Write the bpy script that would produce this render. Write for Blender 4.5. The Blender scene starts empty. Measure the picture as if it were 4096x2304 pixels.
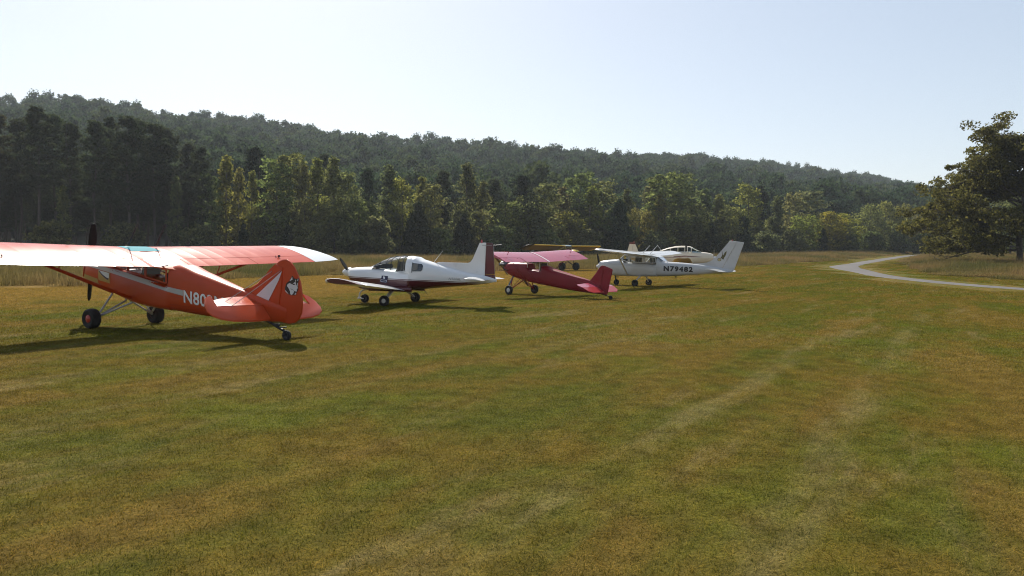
import bpy, bmesh, math, random
import numpy as np
from mathutils import Vector, Matrix, Euler
R = math.radians
random.seed(7); rng = np.random.default_rng(7)
sc = bpy.context.scene
COL = sc.collection

# ------------------------------------------------------------------ camera, sky, sun, exposure
CAM_H = 1.8
cam_d = bpy.data.cameras.new('camera'); cam = bpy.data.objects.new('camera', cam_d); COL.objects.link(cam)
cam_d.sensor_width = 36.0; cam_d.lens = 36.0 * 2984 / 4096; cam_d.clip_start = 0.05; cam_d.clip_end = 9000
cam.matrix_world = Matrix.Translation((0, 0, CAM_H)) @ Matrix.Rotation(R(90 - 2.61), 4, 'X') @ Matrix.Rotation(R(0.79), 4, 'Z')
sc.camera = cam

SUN_EL, SUN_AZ = R(42), R(-20)          # azimuth measured from +Y (view direction), negative = left
world = bpy.data.worlds.new('World'); sc.world = world; world.use_nodes = True
wn = world.node_tree.nodes; wl = world.node_tree.links
bg = wn['Background']
sky = wn.new('ShaderNodeTexSky'); sky.sky_type = 'NISHITA'; sky.sun_disc = False
sky.sun_elevation = SUN_EL; sky.sun_rotation = SUN_AZ
sky.altitude = 200; sky.air_density = 1.0; sky.dust_density = 1.0; sky.ozone_density = 1.0
hs_ = wn.new('ShaderNodeHueSaturation'); hs_.inputs['Saturation'].default_value = .9; gm_ = wn.new('ShaderNodeGamma'); gm_.inputs[1].default_value = .62; hs_.inputs['Value'].default_value = 1.07          # gamma and saturation even out the sky's brightness and colour
wl.new(sky.outputs[0], gm_.inputs[0]); wl.new(gm_.outputs[0], hs_.inputs['Color']); wl.new(hs_.outputs[0], bg.inputs[0]); bg.inputs[1].default_value = 0.15
sun_d = bpy.data.lights.new('sun', 'SUN'); sun = bpy.data.objects.new('sun', sun_d); COL.objects.link(sun)
sun_d.energy = 4.0; sun_d.angle = R(0.5); sun_d.color = (1.0, 0.93, 0.82)
to_sun = Vector((math.sin(SUN_AZ) * math.cos(SUN_EL), math.cos(SUN_AZ) * math.cos(SUN_EL), math.sin(SUN_EL)))
sun.rotation_euler = to_sun.to_track_quat('Z', 'Y').to_euler()
vs = sc.view_settings; vs.view_transform = 'Standard'; vs.look = 'None'; vs.exposure = 0.75; vs.gamma = 1.0; vs.use_curve_mapping = False
cy = sc.cycles; cy.use_denoising = True; cy.denoising_prefilter = 'FAST'; cy.filter_width = 1.05; cy.max_bounces = 6; cy.diffuse_bounces = 3; cy.glossy_bounces = 3
cy.transmission_bounces = 6; cy.transparent_max_bounces = 12; cy.volume_bounces = 1; cy.sample_clamp_indirect = 6

# ------------------------------------------------------------------ helpers
def tag(o, label=None, cat=None, group=None, kind=None):
    if label: o['label'] = label
    if cat: o['category'] = cat
    if group: o['group'] = group
    if kind: o['kind'] = kind
    return o
def empty(name, loc, rz=0, label=None, cat=None, group=None):
    o = bpy.data.objects.new(name, None); COL.objects.link(o)
    o.location = loc; o.rotation_euler = (0, 0, rz); o.empty_display_size = 0.3
    return tag(o, label, cat, group)
def link(name, me, parent=None, col=COL):
    o = bpy.data.objects.new(name, me); col.objects.link(o)
    if parent: o.parent = parent
    return o
def npmesh(name, V, F, mat=None, attr=None):
    """quads/tris as an (n,k) int array; attr = per-face float stored as 'v'"""
    V = np.asarray(V, np.float32); F = np.asarray(F, np.int32); n, k = F.shape
    me = bpy.data.meshes.new(name)
    me.vertices.add(len(V)); me.vertices.foreach_set('co', V.ravel())
    me.loops.add(n * k); me.loops.foreach_set('vertex_index', F.ravel())
    me.polygons.add(n); me.polygons.foreach_set('loop_start', np.arange(0, n * k, k, dtype=np.int32))
    me.update(calc_edges=True)
    if mat: me.materials.append(mat)
    if attr is not None:
        a = me.attributes.new('v', 'FLOAT', 'FACE'); a.data.foreach_set('value', np.asarray(attr, np.float32))
    return me
def build(name, V, F, mat, parent=None, smooth=35, flat=False):
    me = bpy.data.meshes.new(name); me.from_pydata([tuple(map(float, v)) for v in V], [], F); me.update()
    bm = bmesh.new(); bm.from_mesh(me); bmesh.ops.recalc_face_normals(bm, faces=bm.faces); bm.to_mesh(me); bm.free()
    me.materials.append(mat)
    if not flat:
        me.polygons.foreach_set('use_smooth', [True] * len(me.polygons)); me.set_sharp_from_angle(angle=R(smooth))
    return link(name, me, parent)
class MB:
    def __init__(s): s.V = []; s.F = []
    def add(s, V, F):
        b = len(s.V); s.V += [tuple(v) for v in V]; s.F += [tuple(i + b for i in f) for f in F]; return s
    def build(s, name, mat, parent=None, smooth=35, flat=False): return build(name, s.V, s.F, mat, parent, smooth, flat)
def loft(rings, cap=True, closed=True):
    V = [p for r in rings for p in r]; n = len(rings[0]); F = []
    for i in range(len(rings) - 1):
        for j in range(n if closed else n - 1):
            a, b = i * n + j, i * n + (j + 1) % n
            F.append((a, b, b + n, a + n))
    if cap: F.append(tuple(range(n - 1, -1, -1))); F.append(tuple(range((len(rings) - 1) * n, len(rings) * n)))
    return V, F
def sering(x, zb, zt, hw, n=3.0, N=28, y0=0, flare=0.0):
    """super-ellipse cross-section; flare > 0 makes the top narrower"""
    zc, hh = (zb + zt) / 2, (zt - zb) / 2; r = []
    for i in range(N):
        a = 2 * math.pi * i / N; c, s = math.cos(a), math.sin(a)
        y = math.copysign(abs(c) ** (2 / n), c) * hw; z = math.copysign(abs(s) ** (2 / n), s) * hh
        y *= 1 - flare * max(0, z / max(hh, 1e-6)) ** 1.5 if flare else 1
        r.append((x, y0 + y, zc + z))
    return r
def tube(p0, p1, r0, r1=None, N=8, flat=1.0):
    p0, p1 = Vector(p0), Vector(p1); r1 = r0 if r1 is None else r1; d = (p1 - p0).normalized()
    u = d.cross(Vector((0, 1, 0)) if abs(d.y) < .9 else Vector((1, 0, 0))).normalized(); w = d.cross(u)
    rings = [[p + (u * math.cos(2 * math.pi * i / N) + w * flat * math.sin(2 * math.pi * i / N)) * r for i in range(N)] for p, r in ((p0, r0), (p1, r1))]
    return loft(rings)
def path(pts, rad, N=8):
    pts = [Vector(p) for p in pts]; rads = rad if isinstance(rad, (list, tuple)) else [rad] * len(pts); rings = []
    u = None
    for i, p in enumerate(pts):
        d = (pts[min(i + 1, len(pts) - 1)] - pts[max(i - 1, 0)]).normalized()
        if u is None: u = d.cross(Vector((0.31, 1, 0.17)) if abs(d.y) < .9 else Vector((1, 0.2, 0))).normalized()
        u = (u - d * u.dot(d)).normalized(); w = d.cross(u)
        rings.append([p + (u * math.cos(2 * math.pi * k / N) + w * math.sin(2 * math.pi * k / N)) * rads[i] for k in range(N)])
    return loft(rings)
def box(c, s, rot=None):
    V = [Vector((sx * s[0] / 2, sy * s[1] / 2, sz * s[2] / 2)) for sx in (-1, 1) for sy in (-1, 1) for sz in (-1, 1)]
    if rot: V = [rot @ v for v in V]
    return [v + Vector(c) for v in V], [(0, 1, 3, 2), (4, 6, 7, 5), (0, 4, 5, 1), (2, 3, 7, 6), (0, 2, 6, 4), (1, 5, 7, 3)]
def lathe_y(prof, c, N=28):
    """profile of (radius, y) revolved about the Y axis through c"""
    rings = [[(c[0] + r * math.cos(2 * math.pi * i / N), c[1] + y, c[2] + r * math.sin(2 * math.pi * i / N)) for i in range(N)] for r, y in prof]
    return loft(rings)
def lathe_x(prof, c, N=24):
    rings = [[(c[0] + x, c[1] + r * math.cos(2 * math.pi * i / N), c[2] + r * math.sin(2 * math.pi * i / N)) for i in range(N)] for x, r in prof]
    return loft(rings)
def foil(t, m=10, camber=0.02):
    """upper (LE->TE) and lower (LE->TE) surface as (xc, zc)"""
    up, lo = [], []
    for i in range(m + 1):
        x = (1 - math.cos(math.pi * i / m)) / 2
        th = 5 * t * (.2969 * math.sqrt(x) - .126 * x - .3516 * x * x + .2843 * x ** 3 - .1036 * x ** 4)
        c = camber * 4 * x * (1 - x); up.append((x, c + th)); lo.append((x, c - th))
    return up, lo
def interp(pts, x):
    for (a, b), (c, d) in zip(pts, pts[1:]):
        if a <= x <= c: return b + (d - b) * (x - a) / max(c - a, 1e-9)
    return pts[-1][1] if x > pts[-1][0] else pts[0][1]
def foilring(le, chord, t, inc, a=0.0, b=1.0, m=10, camber=0.02, zoff=0):
    up, lo = foil(t, 24, camber); ci, si = math.cos(inc), math.sin(inc)
    xs = [a + (b - a) * (1 - math.cos(math.pi * i / m)) / 2 for i in range(m + 1)] if a == 0 else [a + (b - a) * i / m for i in range(m + 1)]
    P = [(x, interp(up, x)) for x in xs] + [(x, interp(lo, x)) for x in xs[::-1]]
    if a == 0: P.pop()
    if b == 1: P = P[:m] + [(1, P[m][1])] + [(1, P[m + 1][1] - .002)] + P[m + 2:]
    return [(le[0] - (x * ci - z * si) * chord, le[1], le[2] + (-x * si + z * ci) * chord + zoff) for x, z in P]
def plate(poly, th, axis='y', y0=0.0, mid=True):
    """extruded polygon; poly in (x,z) for axis y, (x,y) for axis z; edge chamfered"""
    n = len(poly); c = np.mean(poly, axis=0); e = min(.02, th * .35)
    def inset(p): d = np.array(c) - np.array(p); L = np.linalg.norm(d); return np.array(p) + d / max(L, 1e-6) * e
    lay = [([inset(p) for p in poly], -th / 2), (poly, -th / 2 + e * .7), (poly, th / 2 - e * .7), ([inset(p) for p in poly], th / 2)]
    rings = [[(p[0], y0 + o, p[1]) if axis == 'y' else (p[0], p[1], y0 + o) for p in L] for L, o in lay]
    return loft(rings)

# ------------------------------------------------------------------ materials
def nodes(m): return m.node_tree.nodes, m.node_tree.links
def mat(name, col, rough=0.5, metal=0.0, coat=0.0, bump=0.0, bscale=40, var=0.0, vscale=3.0, spec=0.5):
    m = bpy.data.materials.new(name); m.use_nodes = True; n, l = nodes(m); p = n['Principled BSDF']
    p.inputs['Base Color'].default_value = (*col, 1); p.inputs['Roughness'].default_value = rough; p.inputs['Metallic'].default_value = metal
    p.inputs['Coat Weight'].default_value = coat; p.inputs['Coat Roughness'].default_value = 0.08; p.inputs['Specular IOR Level'].default_value = spec
    tc = n.new('ShaderNodeTexCoord')
    if var:
        t = n.new('ShaderNodeTexNoise'); t.inputs['Scale'].default_value = vscale; t.inputs['Detail'].default_value = 6
        r = n.new('ShaderNodeMapRange'); r.inputs[1].default_value = .3; r.inputs[2].default_value = .7; r.inputs[3].default_value = 1 - var; r.inputs[4].default_value = 1 + var
        mx = n.new('ShaderNodeMix'); mx.data_type = 'RGBA'; mx.blend_type = 'MULTIPLY'; mx.inputs[0].default_value = 1
        mx.inputs[6].default_value = (*col, 1)
        l.new(tc.outputs['Object'], t.inputs['Vector']); l.new(t.outputs[0], r.inputs[0]); l.new(r.outputs[0], mx.inputs[7]); l.new(mx.outputs[2], p.inputs['Base Color'])
        r2 = n.new('ShaderNodeMapRange'); r2.inputs[3].default_value = max(.03, rough - .1); r2.inputs[4].default_value = rough + .12
        l.new(t.outputs[0], r2.inputs[0]); l.new(r2.outputs[0], p.inputs['Roughness'])
    if bump:
        t = n.new('ShaderNodeTexNoise'); t.inputs['Scale'].default_value = bscale; t.inputs['Detail'].default_value = 4
        b = n.new('ShaderNodeBump'); b.inputs['Strength'].default_value = bump; b.inputs['Distance'].default_value = .02
        l.new(tc.outputs['Object'], t.inputs['Vector']); l.new(t.outputs[0], b.inputs['Height']); l.new(b.outputs[0], p.inputs['Normal'])
    return m
def two_tone(name, upper, lower, z0, slope, rough=.3, coat=.5, line=None, xlim=None):
    """paint: colour 'lower' below the line z = z0 + slope*x (object space), optional pin line above it"""
    m = mat(name, upper, rough, coat=coat); n, l = nodes(m); p = n['Principled BSDF']
    tc = n.new('ShaderNodeTexCoord'); sx = n.new('ShaderNodeSeparateXYZ'); l.new(tc.outputs['Object'], sx.inputs[0])
    ma = n.new('ShaderNodeMath'); ma.operation = 'MULTIPLY_ADD'; ma.inputs[1].default_value = -slope; ma.inputs[2].default_value = -z0
    l.new(sx.outputs[0], ma.inputs[0]); d = n.new('ShaderNodeMath'); d.operation = 'ADD'; l.new(ma.outputs[0], d.inputs[0]); l.new(sx.outputs[2], d.inputs[1])
    lt = n.new('ShaderNodeMath'); lt.operation = 'LESS_THAN'; lt.inputs[1].default_value = 0; l.new(d.outputs[0], lt.inputs[0])
    mx = n.new('ShaderNodeMix'); mx.data_type = 'RGBA'; mx.inputs[6].default_value = (*upper, 1); mx.inputs[7].default_value = (*lower, 1)
    l.new(lt.outputs[0], mx.inputs[0]); out = mx
    if line:
        c = n.new('ShaderNodeMath'); c.operation = 'COMPARE'; c.inputs[1].default_value = line[1]; c.inputs[2].default_value = line[2]; l.new(d.outputs[0], c.inputs[0])
        m2 = n.new('ShaderNodeMix'); m2.data_type = 'RGBA'; m2.inputs[7].default_value = (*line[0], 1); l.new(c.outputs[0], m2.inputs[0]); l.new(mx.outputs[2], m2.inputs[6]); out = m2
    l.new(out.outputs[2], p.inputs['Base Color']); return m
def ribbed(m, scale, strength, axis=1):
    """fabric over wing ribs: fine real relief across the span"""
    n, l = nodes(m); p = n['Principled BSDF']; tc = n.new('ShaderNodeTexCoord'); sx = n.new('ShaderNodeSeparateXYZ'); l.new(tc.outputs['Object'], sx.inputs[0])
    mu = n.new('ShaderNodeMath'); mu.operation = 'MULTIPLY'; mu.inputs[1].default_value = scale; l.new(sx.outputs[axis], mu.inputs[0])
    pp = n.new('ShaderNodeMath'); pp.operation = 'PINGPONG'; pp.inputs[1].default_value = .5; l.new(mu.outputs[0], pp.inputs[0])
    pw = n.new('ShaderNodeMath'); pw.operation = 'POWER'; pw.inputs[1].default_value = 2.5; l.new(pp.outputs[0], pw.inputs[0])
    t = n.new('ShaderNodeTexNoise'); t.inputs['Scale'].default_value = 2.2; l.new(tc.outputs['Object'], t.inputs['Vector'])
    ad = n.new('ShaderNodeMath'); ad.operation = 'MULTIPLY_ADD'; ad.inputs[1].default_value = .10; l.new(t.outputs[0], ad.inputs[0]); l.new(pw.outputs[0], ad.inputs[2])
    b = n.new('ShaderNodeBump'); b.inputs['Strength'].default_value = strength; b.inputs['Distance'].default_value = .05; l.new(ad.outputs[0], b.inputs['Height']); l.new(b.outputs[0], p.inputs['Normal'])
    return m
def glassmat(name, tint=(.85, .9, .92), gl=.12):
    m = bpy.data.materials.new(name); m.use_nodes = True; n, l = nodes(m); n.remove(n['Principled BSDF']); o = n['Material Output']
    tr = n.new('ShaderNodeBsdfTransparent'); tr.inputs[0].default_value = (*tint, 1); g = n.new('ShaderNodeBsdfGlossy'); g.inputs['Roughness'].default_value = .03
    fr = n.new('ShaderNodeLayerWeight'); fr.inputs[0].default_value = gl; mx = n.new('ShaderNodeMixShader')
    l.new(fr.outputs['Fresnel'], mx.inputs[0]); l.new(tr.outputs[0], mx.inputs[1]); l.new(g.outputs[0], mx.inputs[2]); l.new(mx.outputs[0], o.inputs[0]); return m
def leafmat(name, dark, light, trans=.35, use_obj=True, rnd=None, hue=.0):
    m = bpy.data.materials.new(name); m.use_nodes = True; n, l = nodes(m); n.remove(n['Principled BSDF']); o = n['Material Output']
    at = n.new('ShaderNodeAttribute'); at.attribute_name = 'v'
    mx = n.new('ShaderNodeMix'); mx.data_type = 'RGBA'; mx.inputs[6].default_value = (*dark, 1); mx.inputs[7].default_value = (*light, 1); l.new(at.outputs['Fac'], mx.inputs[0]); c = mx.outputs[2]
    oi = n.new('ShaderNodeObjectInfo')
    if use_obj:
        m2 = n.new('ShaderNodeMix'); m2.data_type = 'RGBA'; m2.blend_type = 'MULTIPLY'; m2.inputs[0].default_value = 1; l.new(c, m2.inputs[6]); l.new(oi.outputs['Color'], m2.inputs[7]); c = m2.outputs[2]
    if rnd:
        rp = n.new('ShaderNodeValToRGB'); e = rp.color_ramp.elements; e[0].color = (*rnd[0], 1); e[1].color = (*rnd[-1], 1)
        for i, q in enumerate(rnd[1:-1]): x = e.new((i + 1) / (len(rnd) - 1)); x.color = (*q, 1)
        l.new(oi.outputs['Random'], rp.inputs[0]); m2 = n.new('ShaderNodeMix'); m2.data_type = 'RGBA'; m2.blend_type = 'MULTIPLY'; m2.inputs[0].default_value = 1; l.new(c, m2.inputs[6]); l.new(rp.outputs[0], m2.inputs[7]); c = m2.outputs[2]
    d = n.new('ShaderNodeBsdfDiffuse'); t = n.new('ShaderNodeBsdfTranslucent'); s = n.new('ShaderNodeMixShader'); s.inputs[0].default_value = trans
    l.new(c, d.inputs[0]); l.new(c, t.inputs[0]); l.new(d.outputs[0], s.inputs[1]); l.new(t.outputs[0], s.inputs[2]); l.new(s.outputs[0], o.inputs[0]); return m

BARK = mat('bark', (.075, .06, .05), .9, bump=.6, bscale=9, var=.3, vscale=4)
BARK_PALE = mat('bark_pale', (.17, .15, .125), .9, bump=.4, bscale=9, var=.3)
LEAF = leafmat('leaves', (.055, .07, .028), (.26, .27, .098), .62)
NEEDLE = leafmat('needles', (.034, .047, .026), (.09, .105, .052), .34)
HILL_LEAF = leafmat('hill_leaves', (.036, .056, .034), (.092, .122, .064), .34, use_obj=False, rnd=[(.62, .78, .7), (1, 1, .9), (.8, .95, .8), (1.25, 1.1, .8), (.7, .85, .75), (1.1, 1.15, .9)])

# ------------------------------------------------------------------ terrain functions
def terr(x, y):
    d = np.hypot(x, y); az = np.arctan2(x, np.maximum(y, 1e-3)); t = np.clip((az + .3) / .8, 0, 1); t = t * t * (3 - 2 * t)
    return (.0025 + .006 * t) * np.minimum(np.maximum(0, d - 45), 400) ** 1.14
A_ = np.array([-1.6, -.9, -.683, -.604, -.472, -.335, -.229, -.129, -.003, .083, .163, .268, .321, .428, .481, .54, .75, 1.2])
E_ = np.array([.15, .2, .203, .202, .192, .179, .165, .156, .146, .142, .138, .133, .13, .119, .112, .102, .07, .04])
def ridge_y(a): return np.interp(a, [-1.6, -.9, -.68, -.33, 0, .27, .43, .54, .8, 1.2], [330, 400, 430, 500, 590, 700, 800, 900, 1050, 1200])
def line_y(a): return np.interp(a, [-1.6, -.8, -.68, -.4, -.1, .2, .35, .5, .7, 1.2], [70, 105, 118, 125, 140, 165, 185, 212, 230, 240])
def lump(x, y): return 4 * np.sin(x * .021 + 1.3) * np.sin(y * .017) + 3 * np.sin(x * .047 + y * .031) + 2 * np.sin(x * .09 - y * .06 + 2)
def hill_z(x, y):
    a = x / np.maximum(y, 1); y0 = line_y(a) + 22; yr = ridge_y(a); zr = CAM_H + np.interp(a, A_, E_) * yr - 19
    t = (y - y0) / (yr - y0); f = np.where(t < 1, np.clip(t, 0, 1) ** 1.2, 1 - (t - 1) * .7)
    return terr(x, y) - .4 + (zr - terr(x, y)) * f + lump(x, y) * np.clip(t, 0, 1) * np.clip(1.15 - t, 0, 1) * 2.2

# ------------------------------------------------------------------ lawn colour (a shared node group in world space: the turf's own dry and green patches)
def lawn_group():
    g = bpy.data.node_groups.new('lawn_colour', 'ShaderNodeTree'); g.interface.new_socket('Color', in_out='OUTPUT', socket_type='NodeSocketColor'); n, l = g.nodes, g.links
    out = n.new('NodeGroupOutput'); geo = n.new('ShaderNodeNewGeometry')
    rot = n.new('ShaderNodeVectorRotate'); rot.rotation_type = 'Z_AXIS'; rot.inputs['Angle'].default_value = R(-59.5); l.new(geo.outputs['Position'], rot.inputs['Vector'])
    def noise(scale, vec, detail=4, sc3=None, rough=.55, off=0):
        mp = n.new('ShaderNodeMapping'); mp.inputs['Scale'].default_value = sc3 or (1, 1, 1); mp.inputs['Location'].default_value = (off, off * .7, 0); l.new(vec, mp.inputs[0])
        t = n.new('ShaderNodeTexNoise'); t.inputs['Scale'].default_value = scale; t.inputs['Detail'].default_value = detail; t.inputs['Roughness'].default_value = rough; l.new(mp.outputs[0], t.inputs['Vector']); return t.outputs[0]
    def rng_(v, a, b, c=0, d=1):
        m = n.new('ShaderNodeMapRange'); m.interpolation_type = 'SMOOTHSTEP'; m.inputs[1].default_value = a; m.inputs[2].default_value = b; m.inputs[3].default_value = c; m.inputs[4].default_value = d; l.new(v, m.inputs[0]); return m.outputs[0]
    def math_(op, a, b):
        m = n.new('ShaderNodeMath'); m.operation = op
        for i, q in enumerate((a, b)):
            if isinstance(q, (int, float)): m.inputs[i].default_value = q
            else: l.new(q, m.inputs[i])
        return m.outputs[0]
    def mixc(f, a, b):
        m = n.new('ShaderNodeMix'); m.data_type = 'RGBA'; l.new(f, m.inputs[0])
        for i, q in ((6, a), (7, b)):
            if isinstance(q, tuple): m.inputs[i].default_value = (*q, 1)
            else: l.new(q, m.inputs[i])
        return m.outputs[2]
    P, Q = geo.outputs['Position'], rot.outputs[0]
    streak = noise(1, Q, 5, (.10, .62, 1)); broad = noise(.16, P, 4); mid = noise(.55, P, 5, off=13); fine = noise(3.2, P, 6, off=5); pale = noise(1, Q, 6, (.17, .85, 1), .68, 31)
    small = noise(1, Q, 5, (.7, 1.5, 1), .6, 71)
    base = mixc(rng_(math_('ADD', math_('ADD', math_('MULTIPLY', broad, .4), math_('MULTIPLY', mid, .3)), math_('MULTIPLY', small, .3)), .42, .58), (.168, .126, .025), (.114, .122, .021))
    base = mixc(rng_(streak, .46, .62), base, (.188, .134, .032))
    base = mixc(rng_(noise(.42, P, 5, off=47), .50, .72, 0, .7), base, (.125, .146, .018))
    base = mixc(rng_(pale, .53, .70, 0, .75), base, (.25, .20, .09))
    # worn wheel tracks and mower lines: pale dry bands running along the field
    sq = n.new('ShaderNodeSeparateXYZ'); l.new(Q, sq.inputs[0]); gate = noise(1, Q, 5, (.28, 1.6, 1), .65, 91); wv = math_('MULTIPLY', math_('SUBTRACT', noise(.35, Q, 3, off=17), .5), .7)
    for c_, w_, hw_ in ((2.45, .5, .34), (.85, .42, .34), (6.7, .22, .4), (8.3, .2, .4), (-2.9, .2, .4), (-4.5, .22, .4), (12.4, .18, .5), (14.1, .18, .5)):
        d_ = math_('ABSOLUTE', math_('ADD', math_('SUBTRACT', sq.outputs[1], c_), wv), 0); m_ = math_('MULTIPLY', math_('MULTIPLY', rng_(d_, hw_, .08), rng_(gate, .40, .62)), math_('MULTIPLY', rng_(sq.outputs[0], 38, 22), w_)); base = mixc(m_, base, (.27, .225, .10))
    # drier, golden turf along the edge of the uncut grass
    sx = n.new('ShaderNodeSeparateXYZ'); l.new(P, sx.inputs[0])
    d = math_('ADD', math_('MULTIPLY', math_('ADD', sx.outputs[0], 22), .77), math_('MULTIPLY', math_('ADD', sx.outputs[1], -32), -.64))
    d = math_('ADD', d, math_('MULTIPLY', math_('SUBTRACT', mid, .5), 16))
    base = mixc(math_('MULTIPLY', rng_(d, 17, 5, 0, .8), rng_(sx.outputs[0], 34, 8)), base, (.29, .185, .05))
    sp = n.new('ShaderNodeMix'); sp.data_type = 'RGBA'; sp.blend_type = 'MULTIPLY'; sp.inputs[0].default_value = 1; l.new(base, sp.inputs[6]); l.new(rng_(fine, .25, .75, .72, 1.25), sp.inputs[7])
    l.new(sp.outputs[2], out.inputs[0]); return g
LAWN_G = lawn_group()
def lawn_mat(name, blade):
    m = bpy.data.materials.new(name); m.use_nodes = True; n, l = nodes(m); p = n['Principled BSDF']; o = n['Material Output']
    g = n.new('ShaderNodeGroup'); g.node_tree = LAWN_G
    if blade:
        n.remove(p); at = n.new('ShaderNodeAttribute'); at.attribute_name = 'v'
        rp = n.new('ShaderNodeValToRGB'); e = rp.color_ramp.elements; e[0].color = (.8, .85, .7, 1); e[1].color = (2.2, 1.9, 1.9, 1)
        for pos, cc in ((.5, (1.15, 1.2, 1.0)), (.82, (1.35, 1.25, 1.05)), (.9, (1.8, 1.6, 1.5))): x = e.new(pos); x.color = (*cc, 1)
        l.new(at.outputs['Fac'], rp.inputs[0])
        mx = n.new('ShaderNodeMix'); mx.data_type = 'RGBA'; mx.blend_type = 'MULTIPLY'; mx.inputs[0].default_value = 1; l.new(g.outputs[0], mx.inputs[6]); l.new(rp.outputs[0], mx.inputs[7])
        d = n.new('ShaderNodeBsdfDiffuse'); t = n.new('ShaderNodeBsdfTranslucent'); s = n.new('ShaderNodeMixShader'); s.inputs[0].default_value = .4
        for q in (d, t): l.new(mx.outputs[2], q.inputs[0])
        l.new(d.outputs[0], s.inputs[1]); l.new(t.outputs[0], s.inputs[2]); l.new(s.outputs[0], o.inputs[0])
    else:
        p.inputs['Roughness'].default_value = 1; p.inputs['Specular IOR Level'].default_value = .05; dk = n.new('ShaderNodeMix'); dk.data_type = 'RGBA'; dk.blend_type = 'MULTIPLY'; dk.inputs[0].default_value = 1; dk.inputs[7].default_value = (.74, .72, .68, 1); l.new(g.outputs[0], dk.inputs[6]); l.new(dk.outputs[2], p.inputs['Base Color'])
        geo = n.new('ShaderNodeNewGeometry'); t = n.new('ShaderNodeTexNoise'); t.inputs['Scale'].default_value = 14; t.inputs['Detail'].default_value = 6; t.inputs['Roughness'].default_value = .7; l.new(geo.outputs['Position'], t.inputs['Vector'])
        b = n.new('ShaderNodeBump'); b.inputs['Strength'].default_value = .8; b.inputs['Distance'].default_value = .06; l.new(t.outputs[0], b.inputs['Height']); l.new(b.outputs[0], p.inputs['Normal'])
    return m
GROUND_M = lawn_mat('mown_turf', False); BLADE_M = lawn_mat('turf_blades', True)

# ------------------------------------------------------------------ ground sheet, hill, road
def polar_sheet(name, r, th, zf, m):
    rr, tt = np.meshgrid(r, th, indexing='ij'); X = rr * np.sin(tt); Y = rr * np.cos(tt); Z = zf(X, Y)
    V = np.stack([X, Y, Z], -1).reshape(-1, 3); a, b = rr.shape; i = (np.arange(a - 1)[:, None] * b + np.arange(b - 1)).ravel()
    me = npmesh(name, V, np.stack([i, i + 1, i + b + 1, i + b], -1), m); me.polygons.foreach_set('use_smooth', [True] * len(me.polygons)); return tag(link(name, me), kind='structure')
rad = np.concatenate([np.linspace(.02, 40, 60), np.geomspace(41, 320, 90), np.geomspace(330, 6000, 24)])
polar_sheet('ground', rad, np.linspace(-math.pi, math.pi, 181), lambda x, y: np.where(y > 0, terr(x, y), terr(np.zeros_like(x), np.abs(x))*0), GROUND_M)
FLOOR_M = mat('forest_floor', (.05, .045, .025), 1, var=.3, vscale=.2)
def hill_sheet():
    a = np.linspace(-1.55, 1.15, 150); t = np.linspace(0, 1.5, 60); aa, tt = np.meshgrid(a, t, indexing='ij'); Y = line_y(aa) + 22 + tt * (ridge_y(aa) - line_y(aa) - 22); X = aa * Y
    V = np.stack([X, Y, hill_z(X, Y)], -1).reshape(-1, 3); b = len(t); i = (np.arange(len(a) - 1)[:, None] * b + np.arange(b - 1)).ravel()
    me = npmesh('hill', V, np.stack([i, i + 1, i + b + 1, i + b], -1), FLOOR_M); me.polygons.foreach_set('use_smooth', [True] * len(me.polygons)); return tag(link('hill', me), kind='structure')
hill_sheet()
def spline(pts, n):
    pts = np.array(pts, float); t = np.r_[0, np.cumsum(np.linalg.norm(np.diff(pts, axis=0), axis=1))]; u = np.linspace(0, t[-1], n); out = []
    P = np.vstack([2 * pts[0] - pts[1], pts, 2 * pts[-1] - pts[-2]])
    for q in u:
        i = min(np.searchsorted(t, q, 'right') - 1, len(pts) - 2); s = (q - t[i]) / (t[i + 1] - t[i]); p0, p1, p2, p3 = P[i:i + 4]
        out.append(.5 * ((2 * p1) + (p2 - p0) * s + (2 * p0 - 5 * p1 + 4 * p2 - p3) * s * s + (3 * p1 - p0 - 3 * p2 + p3) * s ** 3))
    return np.array(out)
ROAD_C = [(44, 4), (34.5, 30), (30.9, 44.5), (30.3, 50), (30.6, 56), (31.7, 63.5), (34.8, 74), (40.0, 90), (48, 104.2), (61.3, 126), (79.5, 154.8), (102, 188), (140, 232)]
rc = spline(ROAD_C, 150); tang = np.gradient(rc, axis=0); tang /= np.linalg.norm(tang, axis=1)[:, None]; nrm = np.stack([tang[:, 1], -tang[:, 0]], -1)
def road_half(y): return np.interp(y, [0, 55, 75, 90, 104, 240], [.85, .9, 1.15, 1.75, 1.2, 1.2])
cols = np.linspace(-1, 1, 9); wob = np.interp(np.arange(150), np.arange(0, 150, 3), rng.normal(0, .08, 50))
RV = []
for i, (p, nn) in enumerate(zip(rc, nrm)):
    for c in cols:
        w = road_half(p[1]) * c + (wob[i] * (1 if c > 0 else -1) if abs(c) == 1 else 0); q = p + nn * w; RV.append((q[0], q[1], float(terr(q[0], q[1])) + .035 - .03 * abs(c) ** 6))
i = (np.arange(149)[:, None] * 9 + np.arange(8)).ravel()
ASPH = mat('worn_asphalt', (.10, .092, .088), .85, var=.22, vscale=.35, bump=.3, bscale=30)
tag(link('road', npmesh('road', RV, np.stack([i, i + 1, i + 10, i + 9], -1), ASPH)), kind='structure')
def road_dist(x, y):
    d = np.full(np.shape(x), 1e9)
    for p, h in zip(rc, road_half(rc[:, 1])): d = np.minimum(d, np.hypot(x - p[0], y - p[1]) - h)
    return d

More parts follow.
